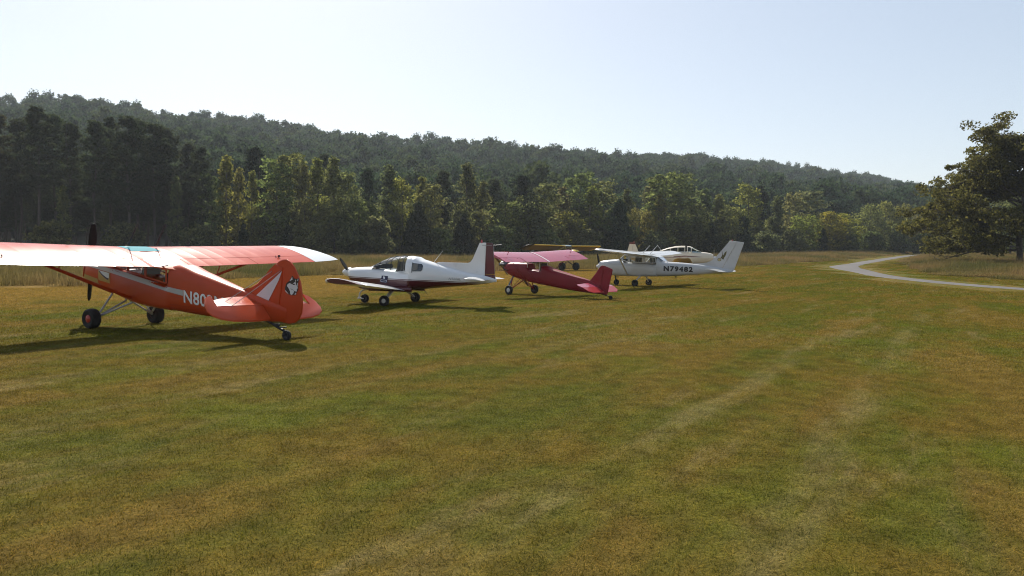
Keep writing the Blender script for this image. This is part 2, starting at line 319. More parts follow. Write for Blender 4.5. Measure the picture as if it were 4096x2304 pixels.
# ------------------------------------------------------------------ scatter by geometry nodes (stuff only)
def scatter(name, pts, scl, rotz, protos, parent=None, idx=None, rxy=None):
    """one object: copies of the prototype meshes on its points"""
    c = bpy.data.collections.new(name + '_pieces')
    for k, me in enumerate(protos): c.objects.link(bpy.data.objects.new('%s_piece_%02d' % (name, k), me))
    n_ = len(pts); me = bpy.data.meshes.new(name); me.vertices.add(n_); me.vertices.foreach_set('co', np.asarray(pts, np.float32).ravel())
    for nm, ty, dat, key in (('scl', 'FLOAT_VECTOR', scl, 'vector'), ('rot', 'FLOAT_VECTOR', np.stack([np.zeros(n_), np.zeros(n_), rotz] if rxy is None else [rxy[0], rxy[1], rotz], -1), 'vector'), ('idx', 'INT', rng.integers(0, len(protos), n_) if idx is None else idx, 'value')):
        a = me.attributes.new(nm, ty, 'POINT'); a.data.foreach_set(key, np.asarray(dat, np.int32 if ty == 'INT' else np.float32).ravel())
    o = link(name, me, parent)
    g = bpy.data.node_groups.new(name + '_nodes', 'GeometryNodeTree'); g.interface.new_socket('Geometry', in_out='INPUT', socket_type='NodeSocketGeometry'); g.interface.new_socket('Geometry', in_out='OUTPUT', socket_type='NodeSocketGeometry')
    n, l = g.nodes, g.links; gi = n.new('NodeGroupInput'); go = n.new('NodeGroupOutput'); ci = n.new('GeometryNodeCollectionInfo'); ci.inputs['Collection'].default_value = c; ci.inputs['Separate Children'].default_value = True; ci.inputs['Reset Children'].default_value = True
    ip = n.new('GeometryNodeInstanceOnPoints'); ip.inputs['Pick Instance'].default_value = True
    def na(nm, ty): q = n.new('GeometryNodeInputNamedAttribute'); q.data_type = ty; q.inputs['Name'].default_value = nm; return q.outputs['Attribute']
    e2r = n.new('FunctionNodeEulerToRotation'); l.new(na('rot', 'FLOAT_VECTOR'), e2r.inputs[0])
    l.new(gi.outputs[0], ip.inputs['Points']); l.new(ci.outputs[0], ip.inputs['Instance']); l.new(na('idx', 'INT'), ip.inputs['Instance Index']); l.new(e2r.outputs[0], ip.inputs['Rotation']); l.new(na('scl', 'FLOAT_VECTOR'), ip.inputs['Scale']); l.new(ip.outputs[0], go.inputs[0])
    md = o.modifiers.new('scatter', 'NODES'); md.node_group = g; return o
def blades(n, size, h, w, lean, flatfrac=.12, seed=1, bend=.35):
    """patch of grass blades: bent tapered strips (two quads each)"""
    r = np.random.default_rng(seed); P = np.zeros((n, 3)); P[:, :2] = r.uniform(-size / 2, size / 2, (n, 2)); th = r.uniform(0, 2 * np.pi, n); H = h * r.uniform(.45, 1.25, n); L = lean * r.uniform(.1, 1.2, n)
    cc = r.uniform(-size / 2, size / 2, (70, 2)); near = np.min([np.hypot(P[:, 0] - c[0], P[:, 1] - c[1]) for c in cc], axis=0); H = H * np.where(near < size * .035, 1.3, 1.0)
    v = r.uniform(0, .88, n); fl = r.uniform(0, 1, n) < flatfrac; v[fl] = r.uniform(.88, 1, fl.sum()); L[fl] = r.uniform(2.5, 8.0, fl.sum()); H[fl] = h * r.uniform(.25, .45, fl.sum()); P[fl, 2] = h * .25
    d = np.stack([np.cos(th), np.sin(th), np.zeros(n)], -1); s = np.stack([-np.sin(th), np.cos(th), np.zeros(n)], -1); W = (w * r.uniform(.6, 1.3, n))[:, None]
    m1 = P + d * (H * L * .3)[:, None] + np.array([0, 0, 1]) * (H * .55)[:, None]; tip = P + d * (H * L * (.65 + bend))[:, None] + np.array([0, 0, 1]) * H[:, None]
    V = np.concatenate([P - s * W, P + s * W, m1 + s * W * .8, m1 - s * W * .8, tip + s * W * .15, tip - s * W * .15]); k = np.arange(n)
    F = np.concatenate([np.stack([k, k + n, k + 2 * n, k + 3 * n], -1), np.stack([k + 3 * n, k + 2 * n, k + 4 * n, k + 5 * n], -1)])
    return V, F, np.concatenate([v, v])
def in_view(x, y, pad=3): return (np.abs(x) < .72 * y + pad) & (y > 2)
def uncut(x, y):
    """> 0 inside the uncut meadow"""
    e1 = np.interp(y, [-20, 12, 32.5, 34.7, 50, 53.2, 75.3, 94.8, 98.8, 110.3, 124.6, 149, 183, 300], [-60, -38, -22.3, -18.5, -16.6, -13.4, 3.8, 29.9, 34, 42, 54.5, 70, 93, 170])
    e2 = np.interp(y, [40, 52, 57.2, 62.2, 74, 94.3, 125.9, 157.2, 300], [80, 48, 40, 38.3, 41.2, 49.6, 66, 84, 190])
    wob = .6 * np.sin(x * 1.1 + y * .7) + .4 * np.sin(y * 2.3 - x)
    return np.maximum(e1 - x, x - e2) + wob
gm = np.arange(-126, 126, 3.0) + 1.5; MX, MY = np.meshgrid(gm, gm); MX, MY = MX.ravel(), MY.ravel()          # 3 m cells that tile without gaps
k = in_view(MX, MY, 4) & (uncut(MX, MY) < 1.0) & (road_dist(MX, MY) > 1.75); MX, MY = MX[k], MY[k]; MD = np.hypot(MX, MY) + rng.uniform(-2, 2, len(MX))
for lo, hi, step, npatch, bn, bh, bw, lab in ((0, 17, 1.5, 5, 9000, .024, .0017, 'short mown grass with dry clippings nearest the viewer'), (17, 42, 3.0, 5, 10500, .03, .0038, 'short mown grass around the parked aeroplanes'), (42, 200, 3.0, 5, 3600, .04, .009, 'short mown grass far off towards the road and meadow')):
    q_ = (MD >= lo) & (MD < hi); X, Y = MX[q_], MY[q_]
    if step < 3: X, Y = np.concatenate([X + dx for dx in (-.75, .75) for dy in (-.75, .75)]), np.concatenate([Y + dy for dx in (-.75, .75) for dy in (-.75, .75)])
    pr = []
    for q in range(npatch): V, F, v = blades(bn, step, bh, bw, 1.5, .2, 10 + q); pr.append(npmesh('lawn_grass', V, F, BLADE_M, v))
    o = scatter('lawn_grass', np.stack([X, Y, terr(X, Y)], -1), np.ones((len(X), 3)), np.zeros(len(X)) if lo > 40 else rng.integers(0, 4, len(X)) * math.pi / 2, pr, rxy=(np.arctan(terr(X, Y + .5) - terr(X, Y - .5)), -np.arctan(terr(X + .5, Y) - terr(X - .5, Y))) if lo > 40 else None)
    tag(o, lab, 'grass', kind='stuff')
def meadow_mat():
    m = bpy.data.materials.new('meadow_grass'); m.use_nodes = True; n, l = nodes(m); n.remove(n['Principled BSDF']); o = n['Material Output']; geo = n.new('ShaderNodeNewGeometry')
    t = n.new('ShaderNodeTexNoise'); t.inputs['Scale'].default_value = .09; t.inputs['Detail'].default_value = 5; l.new(geo.outputs['Position'], t.inputs['Vector'])
    rp = n.new('ShaderNodeValToRGB'); e = rp.color_ramp.elements; e[0].position = .36; e[0].color = (.105, .105, .034, 1); e[1].position = .66; e[1].color = (.27, .18, .078, 1); x = e.new(.5); x.color = (.19, .148, .055, 1); l.new(t.outputs[0], rp.inputs[0])
    at = n.new('ShaderNodeAttribute'); at.attribute_name = 'v'; r2 = n.new('ShaderNodeMapRange'); r2.inputs[3].default_value = .65; r2.inputs[4].default_value = 1.5; l.new(at.outputs['Fac'], r2.inputs[0])
    mx = n.new('ShaderNodeMix'); mx.data_type = 'RGBA'; mx.blend_type = 'MULTIPLY'; mx.inputs[0].default_value = 1; l.new(rp.outputs[0], mx.inputs[6]); l.new(r2.outputs[0], mx.inputs[7])
    d = n.new('ShaderNodeBsdfDiffuse'); tt = n.new('ShaderNodeBsdfTranslucent'); s = n.new('ShaderNodeMixShader'); s.inputs[0].default_value = .4
    for q in (d, tt): l.new(mx.outputs[2], q.inputs[0])
    l.new(d.outputs[0], s.inputs[1]); l.new(tt.outputs[0], s.inputs[2]); l.new(s.outputs[0], o.inputs[0]); return m
MEADOW_M = meadow_mat()
pr = []
for q in range(4): V, F, v = blades(1500, 3.3, .68, .009, .4, .0, 40 + q, .3); pr.append(npmesh('meadow_grass', V, F, MEADOW_M, v))
for q in range(2): V, F, v = blades(1300, 3.3, .42, .012, .9, .25, 50 + q, .5); pr.append(npmesh('meadow_grass', V, F, MEADOW_M, v))
g = np.arange(-200, 330, 2.6); X, Y = np.meshgrid(g, np.arange(2, 260, 2.6)); X = (X + rng.uniform(-.8, .8, X.shape)).ravel(); Y = (Y + rng.uniform(-.8, .8, Y.shape)).ravel()
u = uncut(X, Y); k = in_view(X, Y, 6) & (u > .6) & (Y < line_y(X / np.maximum(Y, 1)) + 6) & (road_dist(X, Y) > 3.2); X, Y, u = X[k], Y[k], u[k]
s = rng.uniform(.8, 1.2, len(X)); sz = s * np.clip(.45 + u * .1, .45, 1.05) * rng.uniform(.75, 1.15, len(X)); ix = np.where(rng.uniform(0, 1, len(X)) < np.clip(.75 - u * .13, .1, .8), rng.integers(4, 6, len(X)), rng.integers(0, 4, len(X)))
tag(scatter('meadow_grass', np.stack([X, Y, terr(X, Y)], -1), np.stack([s, s, sz], -1), rng.uniform(0, 6.28, len(X)), pr, idx=ix), 'tall dry uncut meadow grass between the mown turf and the wood', 'grass', kind='stuff')

# ------------------------------------------------------------------ trees
def leafquads(C, size, r, aspect=.62, flat=.0):
    """diamond leaf sprays around the centres C"""
    n = len(C); a = r.normal(size=(n, 3)); a[:, 2] *= (1 - flat); a /= np.linalg.norm(a, axis=1)[:, None]; b = np.cross(a, r.normal(size=(n, 3))); b /= np.linalg.norm(b, axis=1)[:, None]
    s = (size * r.uniform(.55, 1.3, n))[:, None]; V = np.concatenate([C - a * s, C + b * s * aspect, C + a * s, C - b * s * aspect]); k = np.arange(n)
    return V, np.stack([k, k + n, k + 2 * n, k + 3 * n], -1)
def clumpcloud(cent, rad, per, r, squash=.75):
    n = len(cent); d = r.normal(size=(n, per, 3)); d /= np.linalg.norm(d, axis=2)[..., None]; q = r.uniform(0, 1, (n, per, 1)) ** .45; d = d * q; d[..., 2] *= squash
    P = cent[:, None, :] + d * np.asarray(rad).reshape(n, 1, 1); return P.reshape(-1, 3)
def skeleton(h, cent, r, tr, base, nlimb, bend=.12, lean=0):
    mb = MB(); n = 7; pts = []; x = y = 0
    for i in range(n + 1):
        pts.append((x, y, h * i / n)); x += r.normal(0, h * .006); y += r.normal(0, h * .006)
    mb.add(*path(pts, [tr * (1 - .9 * i / n) + .012 for i in range(n + 1)] if True else 0, 8)); mb.V = mb.V
    for c in cent[r.permutation(len(cent))[:nlimb]]:
        z0 = max(base, min(c[2] * .82, c[2] - .45 * math.hypot(c[0], c[1]))); z0 = min(z0, h * .92); f = z0 / h; i = f * n; p0 = np.array(pts[int(i)]) * (1 - i % 1) + np.array(pts[min(int(i) + 1, n)]) * (i % 1)
        m = p0 * .5 + c * .5 + np.array([0, 0, -.06 * np.linalg.norm(c - p0)]) + r.normal(0, .12, 3); rr = max(.02, tr * .42 * (1 - f))
        mb.add(*path([p0, p0 * .75 + m * .25, m, c], [rr, rr * .8, rr * .55, rr * .2], 5))
    return mb
class Tree:                                       # prototype: a wood mesh and a crown mesh, shared by the copies
    def __init__(s, wood, crown): s.wood, s.crown = wood, crown
def finish(name, mb, C, size, r, leaf, bark, aspect=.62, h=1, vbias=None, flat=0):
    w = bpy.data.meshes.new(name + '_trunk'); w.from_pydata([tuple(map(float, v)) for v in mb.V], [], mb.F); w.materials.append(bark); w.polygons.foreach_set('use_smooth', [True] * len(w.polygons)); w.update()
    V, F = leafquads(C, size, r, aspect, flat); v = np.clip(r.normal(.45, .25, len(C)), 0, 1); return Tree(w, npmesh(name + '_crown', V, F, leaf, v))
def broadleaf(seed, h, w, base, nc, per, size, leaf=LEAF, bark=BARK, shape='oval', tr=.16, squash=.8, cr=.16):
    r = np.random.default_rng(seed); cent = []
    while len(cent) < nc:
        t = r.uniform(0, 1); z = base + (h - base) * (.03 + .94 * t)
        if shape == 'oval': e = math.sin(math.pi * (.12 + .8 * t)) ** .7
        elif shape == 'cone': e = (1 - t) ** .75 * (.35 + .65 * min(1, t * 4))
        else: e = math.sqrt(max(0, 1 - (t * 1.05 - .1) ** 2)) * (.6 + .4 * min(1, t * 3))
        th = r.uniform(0, 6.283); q = math.sqrt(r.uniform(.12, 1)) * e * w / 2 * r.uniform(.75, 1.1); cent.append((q * math.cos(th), q * math.sin(th), z))
    cent = np.array(cent); rad = w * cr * r.uniform(.6, 1.35, nc); mb = skeleton(h * .96, cent, r, tr, base * .7, min(34, nc)); C = clumpcloud(cent, rad, per, r, squash)
    return finish('broadleaf', mb, C, size, r, leaf, bark, h=h)
def pine(seed, h, w, base, size=.34, tr=.2, dens=1.0):
    r = np.random.default_rng(seed); cent = []; z = base
    while z < h * .985:
        t = (z - base) / (h - base); L = w / 2 * (min(1, .35 + t * 2.2) * (1 - t) ** .62 + .05)
        for k in range(r.integers(3, 6)):
            th = r.uniform(0, 6.283); q = L * r.uniform(.55, 1.15); up = .18 + .35 * t
            for f in (.45, .75, 1): cent.append((q * f * math.cos(th) + r.normal(0, .15), q * f * math.sin(th) + r.normal(0, .15), z + q * f * up + r.normal(0, .12)))
        z += r.uniform(.5, 1.0) * (1.15 - .5 * t)
    cent = np.array(cent); cent = cent[r.uniform(0, 1, len(cent)) < .9]; rad = r.uniform(.35, .8, len(cent)) * w / 6.5
    mb = skeleton(h, cent[np.argsort(cent[:, 2])], r, tr, base * .8, 40); C = clumpcloud(cent, rad, int(26 * dens), r, .55)
    for k in range(9): th = r.uniform(0, 6.28); zz = base * r.uniform(.35, 1); L = r.uniform(.5, 1.6); mb.add(*tube((0, 0, zz), (L * math.cos(th), L * math.sin(th), zz - .05 * L), .035, .01, 4))
    return finish('pine', mb, C, size, r, NEEDLE, BARK, .3, h=h)
def cedar(seed, h, w):
    r = np.random.default_rng(seed); n = 150; t = r.uniform(0, 1, n) ** 1.25; e = (1 - t) ** .62 * (.72 + .28 * np.minimum(1, t * 6)); th = r.uniform(0, 6.283, n); q = np.sqrt(r.uniform(.35, 1, n)) * e * w / 2
    cent = np.stack([q * np.cos(th), q * np.sin(th), .25 + t * (h - .5)], -1); mb = skeleton(h * .95, cent, r, .13, .3, 14); C = clumpcloud(cent, r.uniform(.45, .9, n) * w / 5, 42, r, 1.1)
    return finish('cedar', mb, C, .26, r, NEEDLE, BARK, .4, h=h)
PINES = [pine(101, 24, 7.0, 9), pine(102, 24, 6.2, 10.5), pine(103, 24, 7.8, 8), pine(104, 24, 5.6, 11)]
POPLARS = [broadleaf(201, 20, 6.2, 3.0, 80, 40, .27, shape='cone', tr=.15), broadleaf(202, 20, 5.2, 2.6, 75, 38, .27, shape='cone', tr=.14, bark=BARK_PALE), broadleaf(203, 20, 6.8, 3.5, 85, 40, .28, shape='oval', tr=.16)]
ROUNDS = [broadleaf(301, 14, 9, 2.0, 85, 46, .28, shape='round', tr=.2), broadleaf(302, 14, 10, 1.6, 95, 46, .28, shape='round', tr=.2), broadleaf(303, 14, 8, 2.2, 80, 44, .27, shape='oval', tr=.18)]
CEDARS = [cedar(401, 10, 5.0), cedar(402, 10, 4.4)]
BUSHES = [broadleaf(501, 5, 6.5, .2, 60, 52, .26, shape='round', tr=.07, cr=.17), broadleaf(502, 5, 5.5, .2, 55, 52, .25, shape='round', tr=.06, cr=.17)]
def put_tree(name, proto, x, y, h, href, wmul, tint, label, cat='tree', group=None, sink=.15):
    o = empty(name, (x, y, float(terr(x, y)) - sink), random.uniform(0, 6.28), label, cat, group); s = h / href; o.scale = (s * wmul, s * wmul, s)
    t = link('trunk', proto.wood, o); c = link('crown', proto.crown, o); c.color = (*tint, 1); t.color = (1, 1, 1, 1); return o
ORD = ['first', 'second', 'third', 'fourth', 'fifth', 'sixth', 'seventh', 'eighth', 'ninth', 'tenth', 'eleventh', 'twelfth', 'thirteenth', 'fourteenth', 'fifteenth', 'sixteenth', 'seventeenth', 'eighteenth', 'nineteenth', 'twentieth', 'twenty-first', 'twenty-second', 'twenty-third', 'twenty-fourth', 'twenty-fifth', 'twenty-sixth', 'twenty-seventh', 'twenty-eighth', 'twenty-ninth', 'thirtieth', 'thirty-first', 'thirty-second', 'thirty-third', 'thirty-fourth', 'thirty-fifth', 'thirty-sixth']
KIND = {'P': ('pine_tree', PINES, 24, 'dark pine tree', 'pines'), 'D': ('poplar_tree', POPLARS, 20, 'slender leafy poplar tree', 'poplars'), 'O': ('broadleaf_tree', ROUNDS, 14, 'round-crowned leafy tree', 'round-crowned trees'), 'C': ('cedar_tree', CEDARS, 10, 'dense dark cedar', 'cedars'), 'B': ('bush', BUSHES, 5, 'low spreading bush', 'bushes')}
G1, G2, G3, YG, YE, DK, GY = (1, 1, 1), (1.18, 1.16, 1.0), (.85, .95, .9), (1.4, 1.32, .85), (1.55, 1.5, .65), (.62, .7, .65), (1.15, 1.1, 1.15)
# (kind, tangent of azimuth, tangent of the top's elevation, depth behind the wood's edge, width factor, tint)
WOOD = [('P', -.690, .178, 2, 1.0, G1), ('P', -.660, .172, 9, 1.0, G1), ('P', -.634, .186, 0, 1.15, G1), ('P', -.612, .176, 6, 1, G1), ('P', -.588, .166, 2, .9, G1), ('P', -.556, .171, 1, .95, G1), ('P', -.538, .174, 8, .9, G1), ('P', -.512, .175, 0, 1.1, G1), ('P', -.500, .170, 9, 1, G1), ('P', -.478, .165, 2, 1.05, G1), ('P', -.463, .160, 5, .95, G1), ('P', -.417, .136, 0, .85, G1), ('P', -.434, .140, 8, .9, G1), ('P', -.345, .138, 16, 1.1, DK), ('P', -.252, .129, 14, .7, G1), ('P', -.195, .113, 4, .95, G1), ('P', -.094, .111, 8, 1.05, G1), ('P', -.026, .101, 6, .95, G1), ('P', .013, .106, 5, 1.25, DK), ('P', .330, .096, 14, 1.3, DK),
 ('D', -.382, .128, 2, 1.0, YG), ('D', -.365, .112, 0, .8, YG), ('D', -.348, .108, 1, .7, YG), ('D', -.318, .124, 1, 1.0, G2), ('D', -.298, .132, 4, 1.1, G2), ('D', -.280, .118, 0, .9, G2), ('D', -.262, .126, 3, 1.0, YG), ('D', -.240, .128, 0, 1.0, G2), ('D', -.222, .108, 0, .9, G2), ('D', -.166, .119, 6, 1.2, G1), ('D', -.150, .100, 2, .9, YG), ('D', -.122, .103, 5, 1.0, YG), ('D', -.108, .094, 1, 1.0, G2), ('D', -.062, .122, 1, 1.05, G3), ('D', -.040, .098, 0, 1.0, G2), ('D', .044, .097, 0, 1.35, G2), ('D', .066, .092, 5, 1.1, G1), ('D', .092, .112, 8, 1.3, G2), ('D', .106, .094, 0, 1.25, YG), ('D', .120, .100, 4, 1.2, G2), ('D', .152, .090, 2, 1.1, G3), ('D', .184, .106, 8, 1.2, G1), ('D', .205, .113, 1, 1.35, G2), ('D', .226, .112, 2, 1.2, G1), ('D', .196, .085, 0, 1.0, YG), ('D', .255, .092, 8, 1.3, G3), ('D', .275, .085, 2, 1.2, G2), ('D', .312, .099, 12, 1.1, YG), ('D', .352, .084, 4, 1.2, G1), ('D', .375, .088, 10, 1.2, GY), ('D', .398, .091, 14, 1.5, G1), ('D', -.405, .104, 0, .8, G1), ('D', -.45, .10, -1, .7, G1), ('D', -.60, .085, -1, .8, G2),
 ('O', -.205, .070, -2, 1.0, G3), ('O', .020, .078, 0, 1.1, G1), ('O', -.010, .070, 1, 1.0, G2), ('O', .075, .062, -1, .9, YG), ('O', .135, .060, 0, 1.0, G3), ('O', .170, .066, 1, .9, YG), ('O', .240, .072, 1, 1.0, G1), ('O', .290, .068, 0, .9, G2), ('O', .425, .062, -4, 1.15, YE), ('O', .445, .060, -3, 1.1, YE), ('O', .392, .060, -3, 1.0, YG), ('O', .478, .072, 0, 1.05, G2), ('O', .498, .076, 2, 1.0, YG), ('O', .520, .073, 2, 1.0, G2), ('O', .545, .062, 2, .9, G1), ('O', .575, .055, 0, .9, G1), ('O', .61, .055, 0, 1, G1), ('O', .65, .06, 0, 1.1, G1), ('O', .69, .06, 2, 1.1, G1),
 ('C', -.127, .067, -6, 1.3, DK), ('C', -.066, .054, -5, 1.1, DK), ('C', .143, .074, -3, 1.0, DK), ('C', .265, .045, -4, 1.2, DK), ('C', .308, .055, -4, 1.15, DK), ('C', .415, .040, -6, 1.0, DK), ('C', -.30, .035, -3, 1, DK), ('C', -.36, .036, -3, 1, DK),
 ('B', -.185, .046, -6, 1.1, GY), ('B', -.215, .036, -6, 1.1, G1), ('B', -.098, .030, -5, 1.0, G1), ('B', -.02, .034, -5, 1.1, G3), ('B', .045, .034, -5, 1.1, G1), ('B', .10, .032, -5, 1.0, G1), ('B', .19, .032, -5, 1.1, G3), ('B', .34, .034, -6, 1.2, G1), ('B', .375, .036, -6, 1.2, G1), ('B', .445, .034, -8, 1.3, DK), ('B', .48, .036, -7, 1.3, DK), ('B', .515, .036, -6, 1.3, DK), ('B', .55, .034, -6, 1.2, DK), ('B', -.27, .034, -5, 1.1, G1), ('B', -.42, .032, -4, 1.1, G1), ('B', -.52, .032, -4, 1.1, G1), ('B', -.62, .034, -4, 1.1, G1)]
cnt = {}
TN = {G1: 'mid-green', G2: 'pale green', G3: 'dull green', YG: 'yellow-green', YE: 'golden yellow', DK: 'dark', GY: 'greyish green'}
for k, a, e, dep, wm, tint in sorted(WOOD, key=lambda q: (q[0], q[1])):
    nm, protos, href, desc, plural = KIND[k]; i = cnt.get(k, 0); cnt[k] = i + 1; y = float(line_y(a)) + dep; x = a * y; h = CAM_H + e * y - float(terr(x, y))
    if k == 'D': wm *= 1.25
    if k == 'P': wm *= 1.18
    if k == 'O' or k == 'B': wm = wm * min(1.35, max(.8, href / h))
    adj = '' if k in 'PC' else TN[tint] + ' '
    put_tree(nm, random.choice(protos), x, y, h, href, wm, tuple(c * random.uniform(.9, 1.1) for c in tint), '%s%s, %s from left of the front-row %s' % (adj, desc, ORD[i], plural), 'bush' if k == 'B' else 'tree', plural + ' along the edge of the wood')
# the crowded rows behind: nothing tells these apart
for a in np.arange(-.78, .74, .0115):
    for row in range(2):
        aa = a + random.uniform(-.008, .008); y = float(line_y(aa)) + 11 + row * 11 + random.uniform(-2, 2); x = aa * y
        if aa < -.42 or (aa < -.30 and random.random() < .5): k, e = 'P', random.uniform(.075, .12) if aa < -.42 else random.uniform(.06, .10)
        elif aa < .1: k, e = random.choice('DDPDO'), random.uniform(.045, .075)
        else: k, e = random.choice('DDOO'), random.uniform(.042, .06) - max(0, aa - .3) * .05
        nm, protos, href, desc, plural = KIND[k]; h = CAM_H + e * y - float(terr(x, y))
        put_tree(nm, random.choice(protos), x, y, h, href, random.uniform(.9, 1.2) * (1.6 if k == 'D' else 1.2), random.choice((G1, G1, G3, G2, GY)), desc + ' crowded in the rows behind the wood edge', 'tree', 'trees crowded behind the wood edge')
# hillside forest: one mass of crowns; the skyline trees stand out one by one
HILLT = [broadleaf(601 + q, 14, 9.0 + q * .6, 2, 30, 40, .55, leaf=HILL_LEAF, shape=('round', 'oval', 'round', 'oval', 'cone')[q], tr=.18, cr=.19) for q in range(5)]
def joined(t):
    bm = bmesh.new(); bm.from_mesh(t.crown); me = t.crown.copy(); bm.free(); return me
pts = []
for a in np.arange(-1.15, .95, .0024):
    y0, yr = float(line_y(a)) + 46, float(ridge_y(a)); y = y0 + random.uniform(0, 6)
    while y < yr * 1.0 - 4:
        if random.random() < .004 * y * 1.15: x = (a + random.uniform(-.004, .004)) * y; pts.append((x, y))
        y += 2.9
pts = np.array(pts); keep = []; grid = {}
for i in rng.permutation(len(pts)):
    x, y = pts[i]; c = (int(x // 7.0), int(y // 7.0))
    if c in grid: continue
    grid[c] = 1; keep.append(i)
pts = pts[keep]; n_ = len(pts); s = rng.uniform(.8, 1.4, n_); print('hill trees', n_)
tag(scatter('hillside_forest', np.c_[pts, hill_z(pts[:, 0], pts[:, 1]) - 1.0], np.stack([s, s, s * rng.uniform(.85, 1.15, n_)], -1), rng.uniform(0, 6.28, n_), [t.crown for t in HILLT]), 'hazy forest of rounded crowns covering the long hillside', 'forest', kind='stuff')
a = -.80
while a < .72:
    yr = float(ridge_y(a)); y = yr - random.uniform(-3, 4); x = a * y; h = random.uniform(11, 19); o = empty('ridge_tree', (x, y, float(hill_z(np.array(x), np.array(y))) - .5), random.uniform(0, 6.28), 'small leafy tree standing out on the skyline of the wooded ridge', 'tree', 'trees along the skyline of the ridge')
    s_ = h / 14; p = random.choice(HILLT); o.scale = (s_ * random.uniform(.8, 1.1),) * 2 + (s_,); link('trunk', p.wood, o); link('crown', p.crown, o); a += random.uniform(.35, 1.0) * 8 / yr
# the big oak at the right
def big_oak(x, y):
    r = np.random.default_rng(77); o = empty('oak_tree', (x, y, float(terr(x, y)) - .2), 0, 'huge spreading oak with bronze-green crown in the meadow at the right edge', 'tree'); mb = MB()
    trunk = [(0, 0, 0), (.05, 0, .5), (.02, .02, 2.2), (-.1, .1, 4.0), (-.1, .0, 6.5), (.3, .1, 10), (.1, .3, 14), (.5, 0, 18), (.4, 0, 20.5)]; tr = [.62, .45, .38, .40, .34, .27, .19, .1, .04]; mb.add(*path(trunk, tr, 12)); cent = []
    for k in range(46):
        f = r.uniform(0, 1) ** .8; z0 = 2.9 + f * 14; th = r.uniform(0, 6.283); L = (13.8 * (1 - max(0, f - .25) / .75 * .48)) * r.uniform(.68, 1.06); el = (-.02 + f * .75) + r.normal(0, .1)
        if k < 7: z0 = 2.7 + k * .55; th = math.pi + (-.9, .5, .1, -.4, .8, -.15, .3)[k]; L = (12.5, 13, 14, 13.2, 12, 13.5, 13)[k]; el = (.06, .03, .10, .16, .2, .28, .36)[k]
        tx = interp([(p[2], p[0]) for p in trunk], z0); p0 = np.array((tx, 0, z0)); d = np.array((math.cos(th) * math.cos(el), math.sin(th) * math.cos(el), math.sin(el))); sag = -.055 * L if f < .35 else 0
        P = [p0 + d * L * t + np.array((0, 0, sag * t * t + .05 * L * math.sin(t * 3.1))) + (r.normal(0, .22, 3) if t else 0) for t in (0, .25, .5, .75, 1)]; b = .2 * (1 - f * .6); mb.add(*path(P, [b, b * .75, b * .55, b * .35, .03], 6))
        for t in np.linspace(.32, 1, 8):
            i = min(int(t * 4), 3); q = P[i] + (P[i + 1] - P[i]) * (t * 4 - i)
            for _ in range(2 if t < .7 else 3):
                c = q + r.normal(0, 1, 3) * np.array((1.15, 1.15, .75)) * (.55 + .75 * t) + np.array((0, 0, .35)); cent.append(c); mb.add(*path([q, (q + c) / 2 + r.normal(0, .1, 3), c], [.045, .03, .012], 4))
    cent = np.array(cent); cent = cent[cent[:, 2] > 2.4]; C = clumpcloud(cent, r.uniform(.7, 1.5, len(cent)), 105, r, .7); t = finish('oak', mb, C, .21, r, LEAF, BARK)
    link('trunk', t.wood, o); o.scale = (.9, .9, .81); c = link('crown', t.crown, o); c.color = (.74, .64, .46, 1)
big_oak(64.5, 95)
put_tree('broadleaf_tree', ROUNDS[0], 106.5, 160, 15, 14, 1, G1, 'leafy tree with bare trunk standing close behind the huge oak', 'tree'); put_tree('broadleaf_tree', ROUNDS[1], 111, 164, 14, 14, 1, G3, 'second leafy tree behind the huge oak, at the frame edge', 'tree')

# ------------------------------------------------------------------ aeroplanes: shared builders
RUB = mat('tyre_rubber', (.018, .017, .017), .85, bump=.2, bscale=60, var=.25); STEEL = mat('grey_steel', (.32, .32, .33), .4, metal=.6); DARK = mat('black_trim', (.012, .012, .013), .5)
WHITE = mat('white_paint', (.74, .74, .73), .28, coat=.5, var=.05, vscale=2); CREAM = mat('cream_paint', (.68, .60, .47), .35, coat=.4, var=.06); HUB_W = mat('wheel_white', (.6, .6, .58), .4, var=.1)
GLASS = glassmat('perspex'); SEAT = mat('seat_cloth', (.07, .065, .06), .9); SEAT_T = mat('seat_tan', (.36, .31, .24), .85); WOODP = mat('prop_wood', (.16, .085, .03), .35, coat=.5); PROP_B = mat('prop_black', (.012, .012, .013), .6, spec=.2)
LAMP_R = mat('red_lens', (.5, .02, .015), .15, coat=1); SKIN_DK = mat('cockpit_dark', (.03, .03, .032), .8); BLACKP = mat('black_paint', (.015, .015, .017), .35)
